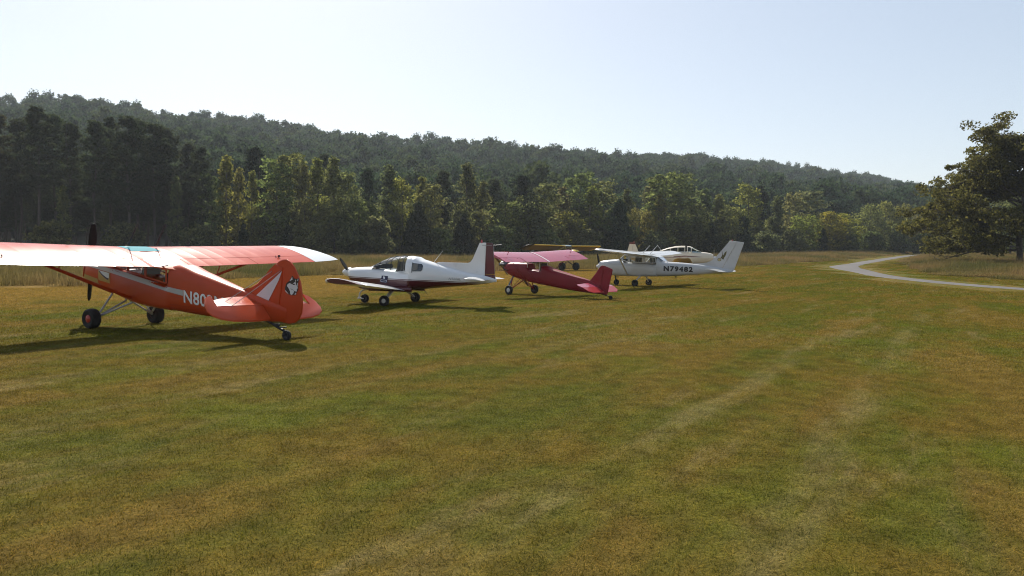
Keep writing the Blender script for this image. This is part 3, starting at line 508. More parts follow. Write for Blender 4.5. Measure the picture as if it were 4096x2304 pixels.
class Fus:
    """fuselage from sections (s, z_bottom, z_top, half_width, roundness)"""
    def __init__(s, secs, n=40, N=32): s.secs = sorted(secs); a = np.array(s.secs); s.xs = np.linspace(a[0, 0], a[-1, 0], n); s.a = a; s.N = N
    def par(s, x):
        a = s.a; i = int(np.clip(np.searchsorted(a[:, 0], x) - 1, 0, len(a) - 2)); t = np.clip((x - a[i, 0]) / (a[i + 1, 0] - a[i, 0]), 0, 1); p0, p1, p2, p3 = a[max(i - 1, 0)], a[i], a[i + 1], a[min(i + 2, len(a) - 1)]
        m1 = (p2 - p0) / max(p2[0] - p0[0], 1e-6) * (p2[0] - p1[0]); m2 = (p3 - p1) / max(p3[0] - p1[0], 1e-6) * (p2[0] - p1[0]); h = (2 * t ** 3 - 3 * t * t + 1, t ** 3 - 2 * t * t + t, -2 * t ** 3 + 3 * t * t, t ** 3 - t * t)
        return h[0] * p1 + h[1] * m1 + h[2] * p2 + h[3] * m2
    def mesh(s): return loft([sering(x, *s.par(x)[1:4], n=float(s.par(x)[4]), N=s.N) for x in s.xs])
    def y(s, x, z):
        _, zb, zt, hw, n = s.par(x); q = abs(z - (zb + zt) / 2) / ((zt - zb) / 2); return hw * max(0, 1 - min(q, 1) ** n) ** (1 / n)
def wheel(parent, c, r, w, rim=HUB_W, cap=None, rr=.45, bulge=1.0):
    k = w / 2; prof = [(r * rr, -k * .75), (r * .62, -k * .98), (r * .8, -k), (r * .93, -k * .8), (r * .985, -k * .4), (r, 0), (r * .985, k * .4), (r * .93, k * .8), (r * .8, k), (r * .62, k * .98), (r * rr, k * .75)]
    o = build('wheel', *lathe_y(prof, c), RUB, parent); h = r * rr * 1.02
    build('rim', *lathe_y([(.01, -k * .62), (h * .35, -k * .7), (h * .8, -k * .55), (h, -k * .78), (h, k * .78), (h * .8, k * .55), (h * .35, k * .7), (.01, k * .62)], c), rim, o)
    if cap: build('hub_cap', *lathe_y([(.002, k * .98), (h * .5, k * .95), (h * .85, k * .8), (h * .95, k * .6)], c), cap, o)
    return o
def prop(parent, hub, dia, phi, pitch, m, nose=None, nm=WHITE, chord=.13, tipm=None):
    f = Vector((math.cos(pitch), 0, math.sin(pitch))); u = Vector((-math.sin(pitch), 0, math.cos(pitch))); lf = Vector((0, 1, 0)); hub = Vector(hub); mb = MB()
    for k in (0, math.pi):
        d = u * math.cos(phi + k) + lf * math.sin(phi + k); c = d.cross(f); rings = []
        for t, w in ((.05, .45), (.15, .55), (.3, .85), (.5, 1), (.7, .95), (.85, .8), (.95, .6), (1, .25)):
            tw = R(48 - 34 * t); cd = c * math.cos(tw) + f * math.sin(tw); nd = c * -math.sin(tw) + f * math.cos(tw); p = hub + d * dia / 2 * t
            rings.append([p + cd * chord * w * .5 * math.cos(a) + nd * chord * (.17 - .11 * t) * math.sin(a) for a in np.linspace(0, 2 * math.pi, 11)[:-1]])
        mb.add(*loft(rings))
    mb.add(*tube(hub - f * .05, hub + f * .05, .07, N=12)); o = mb.build('propeller', m, parent)
    if nose:
        L, r = nose; rings = [[hub + f * (x * L - L * .25) + (u * math.cos(a) + lf * math.sin(a)) * r * q for a in np.linspace(0, 2 * math.pi, 21)[:-1]] for x, q in ((0, 1), (.2, 1), (.45, .9), (.7, .66), (.9, .34), (1, .06))]
        MB().add(*loft(rings)).build('spinner', nm, o)
    return o
def airfoil_part(name, st, t, inc, a, b, m, parent, m_=10, camber=.02, rot=0, smooth=30):
    """st: list of (lat, le_s, le_z, chord); rot deflects a trailing surface downwards about its hinge"""
    rings = []
    for lat, s, z, c in st:
        r = foilring((s, lat, z), c, t, inc, a, b, m_, camber)
        if rot:
            hx = s - a * c * math.cos(inc); hz = z - a * c * math.sin(inc); co, si = math.cos(rot), math.sin(rot); r = [(hx + (p[0] - hx) * co - (p[2] - hz) * -si * -1 * 0 + (p[2] - hz) * si * 0 + ((p[0] - hx) * co - (p[0] - hx) * co) + (p[2] - hz) * 0, p[1], p[2]) if False else (hx + (p[0] - hx) * co + (p[2] - hz) * -si, p[1], hz + (p[0] - hx) * si + (p[2] - hz) * co) for p in r]
        rings.append(r)
    return MB().add(*loft(rings)).build(name, m, parent, smooth)
def st_at(st, lat):
    L = [abs(q[0]) for q in st]; f = abs(lat); sg = 1 if st[-1][0] > 0 else -1; return (sg * f,) + tuple(float(np.interp(f, L, [q[i] for q in st])) for i in (1, 2, 3))
def st_range(st, lo, hi, step=.6):
    n = max(2, int((hi - lo) / step) + 1); return [st_at(st, x) for x in np.linspace(lo, hi, n)]
def plank(name, pts, th, m, parent, y0=0, axis='y'): return MB().add(*plate(pts, th, axis, y0)).build(name, m, parent, 30)
def decal(name, polys, fy, m, parent, d=.004):
    """flat paint or print laid on a surface: polygons in (s,z), y from fy"""
    V, F = [], []
    for p in polys: b = len(V); V += [(x, fy(x, z) + d, z) for x, z in p]; F.append(tuple(range(b, b + len(p))))
    me = bpy.data.meshes.new(name); me.from_pydata(V, [], F); me.materials.append(m); me.update(); return link(name, me, parent)
def strip_decal(name, top, bot, fy, m, parent, n=40, d=.004):
    """band between two (s,z) polylines ordered by s"""
    xs = np.linspace(top[0][0], top[-1][0], n); V, F = [], []
    for x in xs:
        zt, zb = interp(top, x), interp(bot, x)
        for q in (0, .5, 1): z = zt + (zb - zt) * q; V.append((x, fy(x, z) + d, z))
    for i in range(n - 1):
        for j in (0, 1): F.append((i * 3 + j, i * 3 + j + 1, i * 3 + j + 4, i * 3 + j + 3))
    me = bpy.data.meshes.new(name); me.from_pydata(V, [], F); me.materials.append(m); me.polygons.foreach_set('use_smooth', [True] * len(me.polygons)); return link(name, me, parent)
def lettering(txt, s0, s1, z0, h, slope, fy, m, parent, bold=.012, d=.006, shear=0, space=1.05):
    """registration read from nose to tail on the left side: from station s0 to s1, baseline z0 at s0"""
    cu = bpy.data.curves.new('registration', 'FONT'); cu.body = txt; cu.size = 1; cu.offset = bold; cu.space_character = space; cu.resolution_u = 3; ob = bpy.data.objects.new('t', cu); COL.objects.link(ob)
    me = bpy.data.meshes.new_from_object(ob.evaluated_get(bpy.context.evaluated_depsgraph_get())); bpy.data.objects.remove(ob)
    bm = bmesh.new(); bm.from_mesh(me); bmesh.ops.triangulate(bm, faces=bm.faces); bmesh.ops.subdivide_edges(bm, edges=[e for e in bm.edges if e.calc_length() > .3], cuts=1)
    xs = [v.co.x for v in bm.verts]; ys = [v.co.y for v in bm.verts]; x0, x1, y0, y1 = min(xs), max(xs), min(ys), max(ys)
    for v in bm.verts:
        t = (v.co.x - x0) / (x1 - x0); q = (v.co.y - y0) / (y1 - y0); s = s0 + (s1 - s0) * t - shear * h * q; z = z0 + slope * (s - s0) + h * q; v.co = (s, fy(s, z) + d, z)
    bm.to_mesh(me); bm.free(); me.materials.clear(); me.materials.append(m); return link('registration', me, parent)
def glass_sheet(name, quad, parent, m=GLASS, frame=None, fm=None, fw=.014):
    o = build(name, quad, [tuple(range(len(quad)))], m, parent, flat=True)
    if frame:
        mb = MB()
        for a, b in zip(quad, quad[1:] + quad[:1]): mb.add(*tube(a, b, fw, N=6))
        mb.build('window_frame', fm, o)
    return o
def seat(parent, x, y, z, h=.6, w=.4, m=SEAT, lean=.18):
    mb = MB(); rings = [sering(0, -.05, .05, w / 2, 4, 12)]
    mb.add(*loft([[(x + .42 * t, y + p[1], z + p[2] * (1 - .3 * t)) for p in sering(0, 0, .12, w / 2, 4, 14)] for t in (0, .5, 1)]))
    mb.add(*loft([[(x - lean * t - .06 + p[2], y + p[1] * (1 - .25 * t * t), z + .06 + h * t) for p in sering(0, 0, .12, w / 2, 4, 14)] for t in (0, .35, .7, 1)])); return mb.build('seat', m, parent)

# ------------------------------------------------------------------ orange-red high-wing taildragger (nearest)
def husky():
    o = empty('taildragger_aeroplane', (-8.9, 17.29, 0), R(151.6), 'orange-red high-wing taildragger with dog-head emblem on its rudder, nearest on the left', 'aeroplane', 'aeroplanes parked on the grass')
    RED = mat('orange_red_fabric', (.47, .055, .010), .36, spec=.3, coat=0, var=.08, vscale=1.2, bump=.04, bscale=6); WRED = ribbed(mat('orange_red_wing_fabric', (.50, .065, .03), .22, coat=0, var=.07, vscale=1, spec=.13), 2.6, .32); STRIPE = mat('silver_stripe', (.42, .40, .38), .4); GOLD = mat('bare_gold_cowl', (.42, .30, .13), .38, metal=.35); NAVY = mat('navy_trim', (.02, .03, .09), .3)
    SKYL = mat('teal_skylight', (.10, .33, .38), .8, coat=0, spec=.1); WTIP = mat('white_tip_fabric', (.60, .64, .66), .3, coat=0); ORG = mat('sunlit_orange', (.55, .13, .02), .4)
    body = Fus([(-5.02, .37, .66, .035, 2.4), (-4.5, .36, .80, .085, 2.8), (-3.5, .355, 1.065, .20, 3.2), (-2.6, .40, 1.31, .30, 3.6), (-1.86, .46, 1.445, .36, 4), (-1.84, .46, 1.05, .36, 4.5), (-1.2, .50, 1.17, .37, 4.5), (-.64, .57, 1.275, .38, 4.5), (0, .72, 1.40, .385, 4.2), (.12, .745, 1.60, .385, 3.8), (.45, .81, 1.66, .39, 3.4), (.9, .90, 1.68, .385, 3), (1.18, .97, 1.66, .34, 2.8), (1.27, 1.02, 1.62, .29, 2.6)], 120)
    body.xs = np.unique(np.r_[np.linspace(-5.02, -1.86, 34), np.linspace(-1.84, 0, 22), np.linspace(.12, 1.27, 20)]); fz = build('fuselage', *body.mesh(), RED, o, 40)
    fy = lambda s, z: max(body.y(s, z), .02)
    strip_decal('side_stripe', [(-2.31, .93), (-1.8, 1.0), (-.37, 1.27), (.1, 1.345), (.51, 1.42), (1.1, 1.50)], [(-2.31, .81), (-1.8, .895), (-.37, 1.165), (.1, 1.25), (.51, 1.32), (1.1, 1.41)], fy, STRIPE, fz)
    strip_decal('cowl_panel', [(.10, 1.245), (.5, 1.30), (.52, 1.31)], [(.10, .80), (.5, .86), (.52, .87)], fy, GOLD, fz, 12, .006); strip_decal('cowl_panel', [(.55, 1.10), (1.2, 1.22)], [(.55, .9), (1.2, 1.02)], fy, GOLD, fz, 12, .006)
    decal('cowl_patch', [[(.12, 1.24), (.12, 1.12), (.22, 1.14), (.36, 1.21), (.47, 1.29), (.5, 1.30)]], fy, WTIP, fz, .012); decal('cowl_trim', [[(.14, 1.11), (.22, 1.14), (.36, 1.21), (.47, 1.29), (.49, 1.28), (.38, 1.19), (.24, 1.11), (.16, 1.08)]], fy, NAVY, fz, .014)
    build('cowl_opening', *lathe_x([(-.01, .12), (.012, .12), (.012, .06)], (1.27, .17, 1.38)), DARK, fz); build('cowl_opening', *lathe_x([(-.01, .12), (.012, .12), (.012, .06)], (1.27, -.17, 1.38)), DARK, fz)
    TAPE = mat('fabric_tape', (.40, .045, .012), .5)
    for za, zb_ in ((.62, .47), (.80, .60)): strip_decal('fabric_tape', [(-4.5, zb_ - .02), (-1.9, za)], [(-4.5, zb_ - .032), (-1.9, za - .014)], fy, TAPE, fz, 30, .003)
    decal('door_seam', [[(-.62, 1.27), (-.635, 1.27), (-.70, .66), (-.685, .66)], [(.06, 1.38), (.045, 1.38), (.02, .80), (.035, .80)]], fy, TAPE, fz, .004)
    lettering('N803M', -2.33, -3.42, .665, .275, .115, fy, WHITE, fz, .02)
    # cabin: windscreen, windows, posts, seats
    sill = lambda s: 1.40 + .19 * s
    for y in (.375, -.375):
        sg = 1 if y > 0 else -1
        for (sa, sb) in ((.06, -.52), (-.56, -1.12), (-1.16, -1.83)):
            zt = lambda s: 1.66 + .13 * s if s < -.0 else 1.66
            q = [(sa, y, sill(sa) + .01), (sb, y, sill(sb) + .01), (sb, y * .98, 1.70 + .205 * (sb + .1)), (sa, y * .98, 1.70 + .205 * (sa + .1))]
            glass_sheet('side_window', q, o, GLASS, True, RED, .016)
    glass_sheet('windscreen', [(.36, .33, 1.60), (.42, 0, 1.66), (.36, -.33, 1.60), (.03, -.36, 1.80), (.06, 0, 1.85), (.03, .36, 1.80)], o, GLASS, True, RED, .014)
    for p, q in (((-.5, .36, 1.3), (-1.85, .34, 1.45)), ((-.5, -.36, 1.3), (-1.85, -.34, 1.45))): MB().add(*tube(p, q, .012)).build('cabin_tube', STEEL, o)
    seat(o, -.75, 0, .98, .62, .46, SEAT, .16); seat(o, -1.5, 0, .86, .34, .46, SEAT, .08); MB().add(*box((.02, 0, 1.46), (.08, .66, .2))).build('instrument_panel', SKIN_DK, o)
    # wings
    for sg in (1, -1):
        z = lambda l: 1.795 + (.019 if sg > 0 else .022) * l
        st = [(sg * l, .06 + ds, z(l), c) for l, ds, c in ((.0, 0, 1.70), (4.45, 0, 1.66))]; tip = [(sg * l, .06 + ds, z(l) + dz, c) for l, ds, dz, c in ((4.47, 0, 0, 1.66), (4.75, -.02, 0, 1.63), (5.02, -.10, -.015, 1.54), (5.22, -.28, -.05, 1.34), (5.36, -.55, -.11, 1.04), (5.45, -.95, -.2, .62))]
        w = airfoil_part('wing', st_range(st, .0, 4.45, .4), .12, R(13.2), 0, .765, WRED, o); airfoil_part('flap', st_range(st, .47, 2.42, .5), .12, R(13.2), .775, 1, WRED, w, 5); airfoil_part('aileron', st_range(st, 2.44, 4.44, .5), .12, R(13.2), .775, 1, WRED, w, 5)
        airfoil_part('wing_tip', tip, .115, R(13.2), 0, 1, WTIP, w, 14)
        mb = MB()
        for s0, s1 in ((-.32, .02), (-1.12, -.62)): mb.add(*tube((s1, sg * .36, .80 + .16 * s1), (s0, sg * 2.55, z(2.55) - .10 + .225 * (s0 - .06)), .034, .03, 10, .5))
        st_o = mb.build('lift_strut', RED, o)
        for f, s0 in ((.62, -.32), (.6, -1.1)): mb = MB(); P = Vector((s0 + .12, sg * (.36 + 2.19 * f), .78 + (z(2.55) - .9) * f + .2 * (s0 * f))); mb.add(*tube(P, (s0, P.y + sg * .02, z(P.y * sg) + .225 * (s0 - .06) - .07), .012)); mb.build('jury_strut', RED, st_o)
        MB().add(*tube((-1.22, sg * 3.35, z(3.35) - .20), (-1.27, sg * 3.35, z(3.35) - .36), .01)).add(*box((-1.25, sg * 3.35, z(3.35) - .33), (.05, .02, .06))).build('aileron_hinge', DARK, w)
        MB().add(*box((-1.24, sg * 3.45, z(3.4) - .21), (.07, .02, .05))).build('aileron_control_horn', DARK, w)
    # skylight, root fairing, antennas
    cs = [(l, .05, 1.803, 1.70) for l in (-.36, 0, .36)]
    rr = [foilring((.06, l, 1.804), 1.70, .122, R(13.2), .06, .46, 10) for l in (-.38, 0, .38)]; V, F = loft([r[:11] for r in rr], cap=False, closed=False); build('skylight', V, F, SKYL, o)
    up = sorted((p[0], p[2]) for p in foilring((.06, 0, 1.797), 1.70, .12, R(13.2), .02, 1, 20)[:21]); rr = []
    for x_, hw, ze, zc in ((-.80, .465, None, .004), (-1.1, .465, None, .006), (-1.4, .465, None, .02), (-1.57, .455, None, .035), (-1.72, .385, 1.405, .05), (-1.92, .335, 1.38, .07), (-2.2, .27, 1.345, .07)):
        ze = interp(up, x_) + .004 if ze is None else ze; rr.append([(x_, hw * c, ze + zc * (1 - abs(c) ** 2.5)) for c in (-1, -.8, -.5, 0, .5, .8, 1)] + [(x_, hw * c, ze - .03) for c in (1, .5, 0, -.5, -1)])
    build('root_fairing', *loft(rr), RED, o, 50)
    for l, dx in ((.18, 0), (-.52, 0)): MB().add(*tube((-.28, l, 1.90), (-.31, l, 1.95), .03, .016)).add(*tube((-.31, l, 1.94), (-.62, l, 2.38), .016, .009)).build('antenna', DARK, o)
    for l in (1.45, -1.55): MB().add(*box((-.1, l, 1.965), (.09, .05, .03))).build('fuel_cap', DARK, o)
    # tail
    fin = [(-3.55, 1.03), (-3.76, 1.0), (-4.0, 1.03), (-4.2, 1.13), (-4.4, 1.29), (-4.56, 1.44), (-4.70, 1.535), (-4.905, 1.47), (-4.86, 1.0), (-4.74, .5), (-4.3, .62), (-3.8, .86)]; fo = plank('fin', fin, .055, RED, o)
    rud = [(-4.725, 1.545), (-4.80, 1.595), (-4.90, 1.625), (-5.0, 1.63), (-5.1, 1.585), (-5.2, 1.49), (-5.3, 1.33), (-5.37, 1.17), (-5.41, .95), (-5.42, .75), (-5.40, .58), (-5.33, .45), (-5.22, .37), (-5.08, .345), (-4.9, .36), (-4.76, .40), (-4.755, .5), (-4.875, 1.0), (-4.925, 1.478)]; ro = plank('rudder', rud, .05, RED, o)
    decal('white_flash', [[(-4.90, 1.40), (-4.06, .80), (-4.2, .76), (-4.47, .71), (-4.80, 1.2)]], lambda s, z: .03, mat('flash_white', (.62, .60, .62), .4), fo)
    yl = lambda d: (lambda s, z: .026 + d)
    sil = [(-5.09, 1.2), (-5.14, 1.27), (-5.18, 1.31), (-5.21, 1.26), (-5.27, 1.25), (-5.31, 1.25), (-5.35, 1.27), (-5.35, 1.22), (-5.33, 1.18), (-5.32, 1.15), (-5.33, 1.1), (-5.33, 1.05), (-5.32, 1.02), (-5.3, .99), (-5.27, 1.0), (-5.29, .97), (-5.27, .94), (-5.23, .92), (-5.18, .92), (-5.13, .92), (-5.06, .94), (-5.0, .99), (-4.97, 1.03), (-4.98, 1.08), (-5.01, 1.15), (-5.05, 1.18)]
    em = decal('dog_emblem', [sil], yl(0), BLACKP, ro, .003); EW = mat('emblem_white', (.6, .6, .6), .5)
    decal('emblem_face', [[(-5.03, 1.12), (-5.09, 1.16), (-5.14, 1.15), (-5.17, 1.13), (-5.2, 1.16), (-5.25, 1.19), (-5.27, 1.17), (-5.27, 1.12), (-5.29, 1.12), (-5.3, 1.17), (-5.32, 1.16), (-5.31, 1.1), (-5.33, 1.06), (-5.32, 1.05), (-5.29, 1.05), (-5.3, 1.0), (-5.25, 1.0), (-5.2, 1.02), (-5.22, .99), (-5.2, .96), (-5.17, .93), (-5.14, .92), (-5.12, .95), (-5.11, 1.0), (-5.07, 1.06), (-5.03, 1.1)], [(-5.1, 1.2), (-5.17, 1.29), (-5.18, 1.23)], [(-5.3, 1.22), (-5.34, 1.26), (-5.33, 1.21)], [(-5.255, 1.235), (-5.275, 1.225), (-5.27, 1.19), (-5.25, 1.2)], [(-4.98, 1.02), (-5.01, 1.0), (-5.07, .95), (-5.05, .95), (-4.99, .99)], [(-5.27, .98), (-5.28, .96), (-5.27, .94), (-5.23, .93), (-5.25, .96)]], yl(0), EW, ro, .006)
    decal('emblem_eye', [[(-5.19, 1.142), (-5.22, 1.155), (-5.25, 1.142), (-5.23, 1.125), (-5.2, 1.125)], [(-5.11, 1.06), (-5.14, 1.05), (-5.2, 1.03), (-5.17, 1.03)], [(-5.305, 1.075), (-5.335, 1.07), (-5.32, 1.05)]], yl(0), BLACKP, ro, .009)
    SR = mat('orange_red_tail_fabric', (.52, .07, .02), .3, spec=.4, coat=0, var=.08, vscale=1.5)
    for sg in (1, -1):
        zo = .03 * sg
        pl = lambda s, l: (s, sg * l, .80 + zo * l + (s + 4.05) * .34)
        def sheet(pts, th, zf):
            t = [(s, sg * l, zf(s, l) + th / 2) for s, l in pts]; b = [(s, sg * l, zf(s, l) - th / 2) for s, l in pts]; c = np.mean(pts, axis=0); i = [(s + (c[0] - s) * .06, sg * (l + (c[1] - l) * .06), zf(s, l) + th) for s, l in pts]; return loft([b, t, i])
        zs = lambda s, l: .795 + zo * l + (s + 4.05) * .34
        hs = build('stabiliser', *sheet([(-3.98, .04), (-4.0, .5), (-4.08, .9), (-4.2, 1.2), (-4.43, 1.22), (-4.43, .04)], .035, zs), SR, o, 30)
        ze = lambda s, l: .66 + zo * l + (s + 4.44) * .95
        build('elevator', *sheet([(-4.445, .10), (-4.445, 1.235), (-4.22, 1.235), (-4.27, 1.38), (-4.38, 1.47), (-4.5, 1.5), (-4.58, 1.45), (-4.645, 1.3), (-4.69, 1.05), (-4.71, .7), (-4.71, .4), (-4.69, .14)], .03, ze), SR, hs, 30)
        MB().add(*tube((-4.43, sg * .95, .68), (-4.86, 0, 1.42), .006)).build('bracing_wire', STEEL, o); MB().add(*tube((-4.2, sg * .9, .76), (-4.62, 0, 1.40), .006)).build('bracing_wire', STEEL, o)
    # undercarriage
    for sg in (1, -1):
        wheel(o, (.14, sg * .80, .225), .228, .22, mat('red_hub', (.35, .03, .02), .4), mat('red_cap', (.40, .035, .025), .35) if sg > 0 else None, .42)
        mb = MB(); ax = (.14, sg * .68, .25)
        for p in ((.10, sg * .33, .77), (-.62, sg * .33, .60), (.02, sg * .05, .60)): mb.add(*tube(ax, p, .022, N=8))
        mb.add(*tube((.02, sg * .05, .60), (.02, sg * .05, .75), .02)); mb.add(*tube(ax, (.14, sg * .76, .23), .03)); mb.build('landing_gear_leg', mat('gear_grey', (.40, .39, .38), .4), o)
    tw = MB().add(*path([(-4.45, 0, .37), (-4.62, 0, .31), (-4.78, 0, .24), (-4.9, 0, .20)], .028)).add(*box((-4.72, 0, .30), (.14, .05, .05))).add(*tube((-4.9, 0, .22), (-4.99, .05, .11), .016)).add(*tube((-4.9, 0, .22), (-4.99, -.05, .11), .016)).add(*tube((-4.88, -.1, .26), (-4.88, .1, .26), .014)).build('tailwheel_spring', DARK, o)
    wheel(o, (-4.99, 0, .105), .105, .07, STEEL)
    prop(o, (1.40, 0, 1.46), 1.92, R(4), R(13), PROP_B, (.26, .13), RED, .17)
husky()

# ------------------------------------------------------------------ white and maroon low-wing two-seater
def two_seater():
    o = empty('low_wing_aeroplane', (-4.01, 26.01, 0), R(162.3), 'white and maroon low-wing nosewheel aeroplane with bubble canopy', 'aeroplane', 'aeroplanes parked on the grass')
    MAR = (.085, .012, .016); TT = two_tone('white_over_maroon', (.74, .75, .76), MAR, .905, .024, .3, .5, ((.74, .75, .76), -.03, .006)); MARM = mat('maroon_paint', MAR, .3, coat=.5)
    body = Fus([(-3.66, .86, .97, .025, 2.2), (-3.25, .785, 1.06, .085, 2.4), (-2.6, .71, 1.16, .21, 2.6), (-2.0, .65, 1.31, .32, 2.6), (-1.42, .59, 1.46, .42, 2.8), (-1.0, .55, 1.57, .49, 3), (-.70, .525, 1.62, .53, 3.2), (-.68, .525, 1.19, .54, 4), (-.2, .50, 1.20, .56, 4), (.5, .485, 1.245, .56, 4), (.74, .48, 1.28, .555, 3.4), (1.2, .52, 1.275, .52, 3), (1.6, .68, 1.245, .43, 2.8), (1.77, .83, 1.215, .31, 2.4), (1.83, .90, 1.19, .24, 2.2)], 100)
    body.xs = np.unique(np.r_[np.linspace(-3.66, -.70, 40), np.linspace(-.68, 1.83, 40)]); fz = build('fuselage', *body.mesh(), TT, o, 40); fy = lambda s, z: max(body.y(s, z), .02)
    lettering('N5606L', -2.06, -2.47, .895, .085, .02, fy, mat('faint_grey_letters', (.30, .30, .31), .5), fz, .0, .004, .25)
    decal('placard', [[(.30, 1.0), (.06, .985), (.10, .76), (.34, .775)]], fy, mat('navy_placard', (.012, .018, .06), .4), fz, .012); decal('placard_print', [[(.24, .98), (.19, .97), (.17, .92), (.18, .89), (.23, .89), (.25, .93)], [(.33, .865), (.11, .85), (.12, .835), (.31, .85)], [(.335, .80), (.115, .785), (.12, .772), (.335, .787)], [(.335, .865), (.315, .863), (.325, .80), (.345, .80)], [(.13, .85), (.11, .85), (.115, .785), (.135, .785)]], fy, mat('placard_white', (.65, .66, .7), .5), fz, .016)
    decal('panel_seam', [[(1.16, 1.26), (1.145, 1.26), (1.145, .95), (1.16, .95)]], fy, STEEL, fz, .003)
    sw = strip_decal('side_window', [(-1.17, 1.36), (-1.12, 1.42), (-.82, 1.445)], [(-1.17, 1.23), (-1.12, 1.17), (-.82, 1.165)], fy, mat('dark_window', (.025, .03, .035), .08, coat=1), fz, 14, .008)
    strip_decal('window_card', [(-1.0, 1.41), (-.84, 1.42)], [(-1.0, 1.24), (-.84, 1.19)], fy, mat('pale_interior', (.17, .165, .15), .7), fz, 6, .012)
    # canopy
    cs = [(.78, 1.29, .50), (.62, 1.42, .51), (.42, 1.535, .52), (.2, 1.615, .525), (0, 1.66, .53), (-.3, 1.685, .53), (-.56, 1.675, .53)]
    def arch(s, top, hw, zb, off=0, N=17): return [(s, (hw + off) * math.copysign(abs(math.cos(a)) ** .75, math.cos(a)), zb + (top - zb + off) * math.sin(a) ** .8) for a in np.linspace(0, math.pi, N)]
    sl = lambda s: 1.18 + .1 * max(0, s)
    V, F = loft([arch(s, t, w, sl(s)) for s, t, w in cs], cap=False, closed=False); cn = build('canopy', V, F, GLASS, o, 60)
    for s in (.16, -.02, -.28, -.46):
        t, w = float(np.interp(s, [c[0] for c in cs[::-1]], [c[1] for c in cs[::-1]])), .53; MB().add(*path(arch(s + 0, t, w, sl(s), .006, 21), .014, 6)).build('canopy_rib', DARK, cn)
    rings = [arch(-.56, 1.675, .53, 1.12, .012), arch(-.62, 1.67, .53, 1.12, .018), arch(-.78, 1.635, .53, 1.12, .016), arch(-.82, 1.625, .525, 1.12, .004)]; V, F = loft(rings, cap=False, closed=False); build('canopy_hoop', V, F, WHITE, cn)
    V, F = loft([arch(-.80, 1.632, .53, 1.12, .016), arch(-.82, 1.627, .53, 1.12, .016)], cap=False, closed=False); build('canopy_seal', V, F, DARK, cn)
    V, F = loft([arch(.80, 1.285, .50, 1.26, .004), arch(.70, 1.37, .505, 1.25, .004)], cap=False, closed=False); build('windscreen_bow', V, F, WHITE, cn)
    for sg in (1, -1): MB().add(*tube((.7, sg * .545, 1.25), (-.56, sg * .555, 1.18), .012)).build('canopy_rail', DARK, cn); seat(o, -.15, sg * .26, .95, .48, .42, SEAT)
    MB().add(*loft([sering(s, 1.2, z, .46, 4, 16) for s, z in ((.40, 1.40), (.48, 1.40), (.70, 1.30))])).build('instrument_panel', SKIN_DK, o)
    # wing
    for sg in (1, -1):
        z = lambda l: .60 + .098 * (l - .5); st = [(sg * l, .68 - .03 * l, z(l), 1.25) for l in (.45, 3.45)]; tip = [(sg * l, s, z(l) + dz, c) for l, s, dz, c in ((3.46, .576, 0, 1.25), (3.6, .57, .003, 1.24), (3.70, .54, .0, 1.18), (3.75, .48, -.005, 1.05))]
        w = airfoil_part('wing', st_range(st, .45, 3.45, .5), .13, R(4.5), 0, .765, WHITE, o); airfoil_part('flap', st_range(st, .58, 1.9, .5), .13, R(4.5), .775, 1, WHITE, w, 5); airfoil_part('aileron', st_range(st, 1.92, 3.44, .5), .13, R(4.5), .775, 1, WHITE, w, 5); airfoil_part('wing_tip', tip, .15, R(4.5), 0, 1, MARM, w)
        rr = [foilring((q[1] + .003, q[0], q[2]), q[3], .136, R(4.5), 0, .16, 6) for q in st_range(st, .5, 3.45, .5)]; V, F = loft([r[:5] + r[5:] for r in rr]); build('leading_edge', V, F, MARM, w)
        build('tip_light', *lathe_y([(.005, 0), (.07, .0), (.065, .05), (.03, .085), (.005, .09)], (.50, sg * 3.66 if sg > 0 else -3.75, .905)), CREAM, w)
        build('belly_fairing' if sg > 0 else 'wing_root_fairing', *loft([sering(s, .46, .62, .12 * k + .02, 2.2, 12, sg * .52) for s, k in ((.8, .3), (.5, 1), (0, 1.1), (-.45, .8), (-.8, .2))]), MARM, o)
    # tail
    fo = plank('fin', [(-1.45, 1.45), (-1.6, 1.49), (-2.3, 1.475), (-2.62, 1.465), (-2.74, 1.50), (-2.83, 1.62), (-3.06, 2.16), (-3.285, 2.165), (-3.245, 1.02), (-2.6, 1.13), (-2.0, 1.28)], .05, WHITE, o)
    plank('rudder', [(-3.291, 2.165), (-3.50, 2.155), (-3.53, 2.1), (-3.60, 1.112), (-3.251, 1.093)], .042, MARM, o); plank('tail_cone', [(-3.25, 1.085), (-3.60, 1.10), (-3.64, .92), (-3.58, .86), (-3.25, .80)], .05, MARM, o)
    build('beacon', *loft([sering(-3.11, 0, .02, .02, 2, 12)], cap=False)[:1] if False else tube((-3.12, 0, 2.16), (-3.12, 0, 2.26), .035, .025, 12), LAMP_R, fo)
    MB().add(*tube((-3.5, 0, 2.08), (-3.82, 0, 2.10), .007)).add(*tube((-3.15, .03, 2.07), (-3.5, .03, 2.07), .006)).build('static_wick', STEEL, fo)
    for sg in (1, -1):
        st = [(sg * .1, -2.72, 1.0, .78), (sg * 1.12, -2.93, .975, .66), (sg * 1.17, -3.0, .972, .55)]; hs = airfoil_part('stabiliser', st, .09, R(4), 0, .6, WHITE, o); airfoil_part('elevator', st, .09, R(4), .61, 1, WHITE, hs, 5)
    MB().add(*tube((-1.40, 0, 1.50), (-1.72, 0, 1.88), .012, .007)).build('antenna', HUB_W, o); MB().add(*tube((-1.0, 0, .56), (-1.16, 0, .36), .014, .006)).build('antenna', MARM, o)
